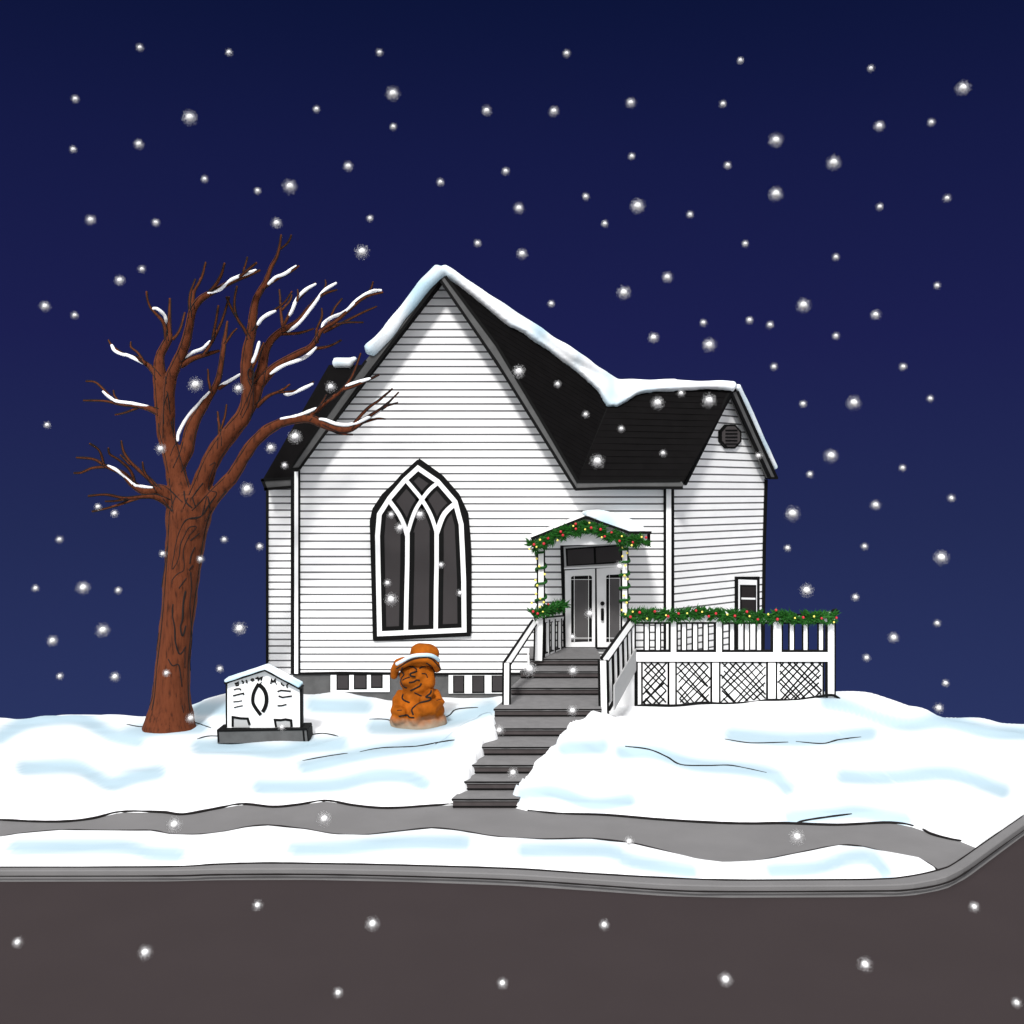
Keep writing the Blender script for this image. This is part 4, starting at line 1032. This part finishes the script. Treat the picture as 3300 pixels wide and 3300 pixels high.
b.slab(SP, zs([(80, 1378), (1820, 1345), (1835, 1385), (85, 1415)]), .135, -.5, 1); b.slab(SP, zs([(80, 1400), (115, 1400), (130, 1620), (100, 1620)]), .128, -.4, 1); b.slab(SP, zs([(1735, 1370), (1770, 1370), (1790, 1600), (1755, 1600)]), .128, .1, 1)
b.slab(SP, zs([(1815, 1370), (1845, 1380), (1865, 1600), (1840, 1600)]), .13, -.4, 1)
b.build('plinth', [M['found'], M['black']], sign)
for l, q in (([(365, 1340), (365, 1150), (520, 1175), (655, 1180), (695, 1300)], [(390, 1345), (390, 1190), (655, 1195), (695, 1345)]), ([(1210, 1345), (1185, 1205), (1300, 1210), (1390, 1195), (1500, 1215), (1510, 1340)], [(1215, 1345), (1215, 1225), (1490, 1225), (1500, 1345)])):
    b = MB(); b.slab(SP, zs(q), .02, -.01, 0); b.stroke(SP, zs(l), 7, .03, -.01, 1); b.build('foot', [M['grey'], M['black']], sign)
b = MB(); b.stroke(SP, zs(smooth([(870, 500), (790, 640), (757, 760), (760, 880), (820, 990), (912, 1112)], 4)), 10.5, .02, -.01)
b.stroke(SP, zs(smooth([(868, 515), (960, 600), (1015, 720), (1020, 860), (990, 970), (945, 1050)], 4)), 12, .024, -.01)
b.stroke(SP, zs([(895, 510), (925, 465)]), 2.5, .02, -.01); b.build('emblem', M['black'], sign)
b = MB()
for i, (l, w_) in enumerate((([(402, 500), (428, 498), (432, 540), (470, 535), (468, 478), (430, 500)], 4.5), ([(540, 438), (552, 460), (572, 470), (562, 508)], 4.2), ([(622, 432), (640, 460), (632, 475), (652, 494)], 4.2), ([(775, 412), (735, 412), (722, 430), (748, 452), (785, 430)], 4.0), ([(808, 405), (850, 385), (862, 432), (895, 395), (930, 382), (915, 440)], 5),
                     ([(1105, 508), (1118, 425), (1145, 470), (1188, 422), (1190, 485)], 5.2), ([(1200, 500), (1222, 512)], 3.5), ([(1308, 480), (1318, 515), (1368, 545)], 4.2), ([(1445, 502), (1412, 540), (1430, 586)], 4.2),
                     ([(385, 622), (440, 603), (500, 600), (525, 628)], 4), ([(370, 738), (480, 710), (570, 688), (582, 722)], 4.6), ([(375, 855), (470, 847), (545, 832)], 3.4), ([(390, 968), (470, 945), (560, 930)], 3.6),
                     ([(1235, 655), (1300, 632), (1400, 640), (1492, 650)], 4.6), ([(1255, 740), (1330, 768), (1420, 755), (1515, 742)], 4.6), ([(1235, 930), (1310, 930), (1410, 905)], 4.2))):
    b.stroke(SP, zs(l), w_, .012 + .0007 * i, -.005)
b.build('lettering', M['black'], sign)

# ------------------------------------------------------------------ carved figure
QY = 27.2
def zq(x, y): return 1230 + x / 6.037, 2040 + y / 6.037
def Q(x, y, d=0): return at(*zq(x, y), QY + d)
u = QY / FPX / 6.037
fig = thing('carved_figure', Q(700, 1780), 'squat orange brown carved figure in a snow-rimmed hat with folded arms', 'statue')
b = MB()
b.ball(Q(700, 1500), (520 * u, 400 * u, 330 * u), 0, 24, 16); b.ball(Q(710, 1720), (560 * u, 430 * u, 260 * u), 0, 24, 16); b.ball(Q(720, 1230), (370 * u, 320 * u, 260 * u), 0, 24, 16); b.ball(Q(700, 1040, -60 * u), (300 * u, 270 * u, 170 * u), 0, 24, 16)
b.ball(Q(690, 800), (345 * u, 320 * u, 310 * u), 0, 24, 16); b.ball(Q(560, 930, -200 * u), (180 * u, 170 * u, 150 * u), 0, 16, 10); b.ball(Q(600, 790, -300 * u), (85 * u, 90 * u, 95 * u), 0, 16, 10)
b.ball(Q(850, 950, -120 * u), (200 * u, 190 * u, 180 * u), 0, 16, 10); b.ball(Q(460, 980, -120 * u), (110 * u, 120 * u, 110 * u), 0, 16, 10)
b.tube([Q(390, 1160, -30 * u), Q(310, 1330, -150 * u), Q(270, 1500, -260 * u), Q(420, 1560, -400 * u)], [90 * u, 105 * u, 115 * u, 100 * u], 14)
b.tube([Q(1010, 1130, 0), Q(1110, 1340, -130 * u), Q(980, 1450, -340 * u), Q(700, 1500, -460 * u)], [95 * u, 115 * u, 140 * u, 115 * u], 14)
b.tube([Q(700, 1500, -450 * u), Q(660, 1600, -400 * u), Q(640, 1700, -330 * u)], [110 * u, 130 * u, 140 * u], 12)
b.tube([Q(980, 1130, -280 * u), Q(900, 1260, -360 * u), Q(760, 1300, -390 * u)], [60 * u, 80 * u, 80 * u], 12)
b.ball(Q(380, 1650, -250 * u), (200 * u, 180 * u, 150 * u), 0, 16, 10)
body = soften(b, 'body', M['sand'], .028, fig, 4, .5, .032, 5)
b = MB()
b.ball(Q(830, 420), (290 * u, 300 * u, 220 * u), 0, 24, 16); b.ball(Q(800, 330), (240 * u, 260 * u, 130 * u), 0, 24, 16)
b.tube([Q(235, 850, -40 * u), Q(245, 710, -150 * u), Q(400, 600, -280 * u), Q(650, 520, -350 * u), Q(880, 500, -340 * u), Q(1040, 590, -230 * u), Q(1100, 700, -80 * u)], [70 * u, 85 * u, 85 * u, 80 * u, 80 * u, 85 * u, 70 * u], 12)
b.tube([Q(225, 780, 0), Q(300, 640, 120 * u), Q(640, 540, 320 * u), Q(950, 560, 260 * u), Q(1090, 720, 60 * u)], [75 * u, 110 * u, 110 * u, 110 * u, 75 * u], 12)
b.ball(Q(690, 560), (380 * u, 300 * u, 90 * u), 0, 20, 12); b.ball(Q(420, 560), (180 * u, 180 * u, 90 * u), 0, 20, 12)
hat = soften(b, 'hat', M['hat'], .028, fig, 3, .5, .022, 5)
b = MB(); b.tube([Vector(v) for v in smooth([tuple(Q(*p)) for p in ((290, 605, -300 * u), (400, 545, -370 * u), (520, 480, -410 * u), (640, 440, -425 * u), (800, 428, -430 * u), (940, 432, -410 * u), (1040, 470, -360 * u), (1110, 530, -270 * u))], 4)], 36 * u, 10)
b.build('brim_snow', M['snow'], fig)
FB_ = [bvh(body), bvh(hat)]
b = MB()
for l, w_ in (([(400, 670), (390, 740), (435, 810), (390, 880), (380, 960), (430, 1040), (490, 1065)], 26), ([(540, 650), (610, 665), (680, 712)], 30), ([(735, 685), (790, 660), (850, 655)], 28), ([(680, 740), (640, 760), (560, 790), (570, 830), (650, 850)], 30), ([(410, 915), (480, 880), (545, 860)], 22), ([(535, 965), (620, 950), (680, 915), (735, 920)], 26), ([(770, 980), (740, 1030), (650, 1080), (565, 1120)], 28),
              ([(640, 1160), (700, 1190), (775, 1230)], 24), ([(420, 1190), (400, 1260), (440, 1310), (540, 1355)], 28), ([(965, 1120), (940, 1180), (860, 1245), (950, 1260), (920, 1310), (750, 1360), (620, 1450), (590, 1510), (615, 1590)], 30), ([(340, 1620), (420, 1605), (490, 1595), (550, 1640), (630, 1645)], 26), ([(780, 790), (860, 800), (890, 870)], 18), ([(870, 580), (960, 640), (1010, 720), (1030, 860)], 26),
              ([(300, 1505), (390, 1500)], 14), ([(1070, 1310), (1190, 1275)], 12), ([(900, 480), (980, 510), (1060, 590), (1120, 660), (1140, 720), (1060, 790)], 22), ([(290, 690), (400, 620), (520, 550), (640, 505), (780, 480), (880, 480)], 22)):
    P = []
    for x, y in smooth(l, 5):
        h = [cast(t, *zq(x, y)) for t in FB_]; h = [p for p in h if p is not None]
        if h: P.append(min(h, key=lambda p: p.y))
    run = []
    for p in P + [None]:
        if p is None or (run and (p - run[-1]).length > .16):
            if len(run) > 2: b.tube(run, w_ * u * .62, 6)
            run = []
        if p is not None: run.append(p)
b.build('carved_groove', M['dark_stroke'], fig)

# ------------------------------------------------------------------ falling snow
def flake_mesh(seed):
    rf = random.Random(seed); g = MB(); g.ball((0, 0, 0), .38, 1, 16, 12)
    for i in range(2300):
        d = Vector((rf.gauss(0, 1), rf.gauss(0, 1), rf.gauss(0, 1))) * (.18 + .29 * rf.random())
        if d.length > 1: continue
        n = Vector((rf.gauss(0, 1), rf.gauss(0, 1), rf.gauss(0, 1))).normalized(); t = n.orthogonal().normalized(); s = n.cross(t); r = rf.uniform(.014, .026)
        g.add([d + (t * math.cos(a) + s * math.sin(a)) * r for a in [k * math.pi / 3 for k in range(6)]], [(0, 1, 2, 3, 4, 5)])
    return g.mesh('snowflake', [M['flake'], M['core']], normals=False)
FM = [flake_mesh(s) for s in (1, 2, 3)]
FL = """264,90,s 432,99,s 716,99,s 1069,101,s 1397,114,s 1643,129,s 1817,166,L 142,187,s 741,177,L 358,222,L 597,206,s 918,209,m 1045,210,m 1190,194,m 1364,196,s 742,239,s 1659,238,m 1757,231,s 138,282,s 262,272,m 1464,265,L 1192,295,s
657,314,m 954,323,s 1373,312,s 1573,307,L 386,338,s 831,344,s 486,360,s 547,352,L 1105,371,s 1464,366,L 1787,374,s 979,393,m 1203,389,L 1660,390,s 171,415,m 294,420,s 522,421,m 698,412,s 1302,405,s 1141,422,s 901,459,s 1406,460,s 683,475,L 985,479,m
1577,485,s 268,508,s 226,529,m 1259,523,m 1177,552,L 1768,539,s 85,578,m 141,595,s 1040,573,s 1516,576,L 1652,594,m 1327,609,s 1414,604,s 1453,613,s 1233,637,m 1338,651,L 1577,634,s 369,726,L 450,733,m 624,730,m 979,701,L 1052,725,s 1460,692,s 1704,692,s
1515,762,s 1611,760,L 1755,752,s 1241,760,L 1285,742,s 1338,756,L 89,802,s 1105,782,s 1172,809,s 557,824,L 303,847,m 511,845,m 1127,870,L 1251,855,s 1568,860,L 1703,883,s 1528,895,s 537,878,s 466,923,L 1431,860,s 1795,940,s 1652,953,m 1495,969,L 185,956,s 216,969,s
738,971,s 792,971,m 755,996,m 112,1018,s 423,1018,s 490,1031,s 307,1045,s 378,1055,s 1486,1034,s 1631,1031,s 1776,1052,L 832,1066,s 67,1110,s 157,1109,L 223,1114,s 731,1100,s 1522,1114,L 738,1131,L 868,1119,s 1614,1127,s 1169,1069,m 1113,1158,m 1768,1176,s 1686,1203,m
194,1189,L 452,1186,L 99,1209,m 1635,1241,s 415,1262,s 1784,1289,s 113,1276,s 217,1277,m 314,1270,s 999,1262,L 1081,1266,m 1771,1336,m 1080,1341,m 360,1355,m 532,1372,s 942,1378,m 968,1458,m 329,1556,L 612,1545,L 1187,1588,m 1504,1579,L
486,1708,m 703,1743,L 1140,1745,m 33,1778,m 274,1797,L 1838,1711,m 638,1873,m 948,1855,m 1369,1848,L 1632,1820,L 1918,1892,m 1080,1202,s"""
SZ = {'L': ('large', 25), 'm': ('middling', 19), 's': ('small', 14)}
def where(x, y):
    if y > 1690: return 'in front of the dark road'
    if y > 1510: return 'in front of the grey pavement'
    if 880 < x < 1140 and y > 1210: return 'in front of the stone steps'
    if 700 < x < 890 and 870 < y < 1200: return 'in front of the pointed window'
    if 1000 < x < 1260 and 1000 < y < 1215: return 'in front of the church door'
    if (930 < x < 1390 and 690 < y < 905) or (500 < x < 640 and 700 < y < 905): return 'in front of the black roof'
    if 280 < x < 480 and 690 < y < 1380: return 'beside the trunk and limbs of the bare tree'
    if x < 500 and y > 690: return 'in the sky left of the tree'
    if x > 1390 and y > 690: return 'in the sky right of the church'
    if y < 300: return 'high in the sky near the top of the picture'
    if x < 660: return 'in the sky above the bare tree'
    return 'in the sky above the church roof'
rf = random.Random(11)
for i, tok in enumerate(FL.split()):
    x, y, s = tok.split(','); x, y = int(x), int(y); nm, r = SZ[s]
    Y = rf.uniform(6.5, 10.5)
    o = bpy.data.objects.new('snowflake', FM[i % 3]); COL.objects.link(o)
    o.location = at(x * 1.70807, y * 1.70807, Y)
    k = r * Y / FPX * 1.12 * rf.uniform(.95, 1.05)
    o.scale = (k, k, k); o.rotation_euler = (rf.uniform(0, 6), rf.uniform(0, 6), rf.uniform(0, 6))
    wh = where(x, y)
    tag(o, f'{nm} soft white snowflake {wh}', 'snowflake', f'{nm} snowflakes {wh}')
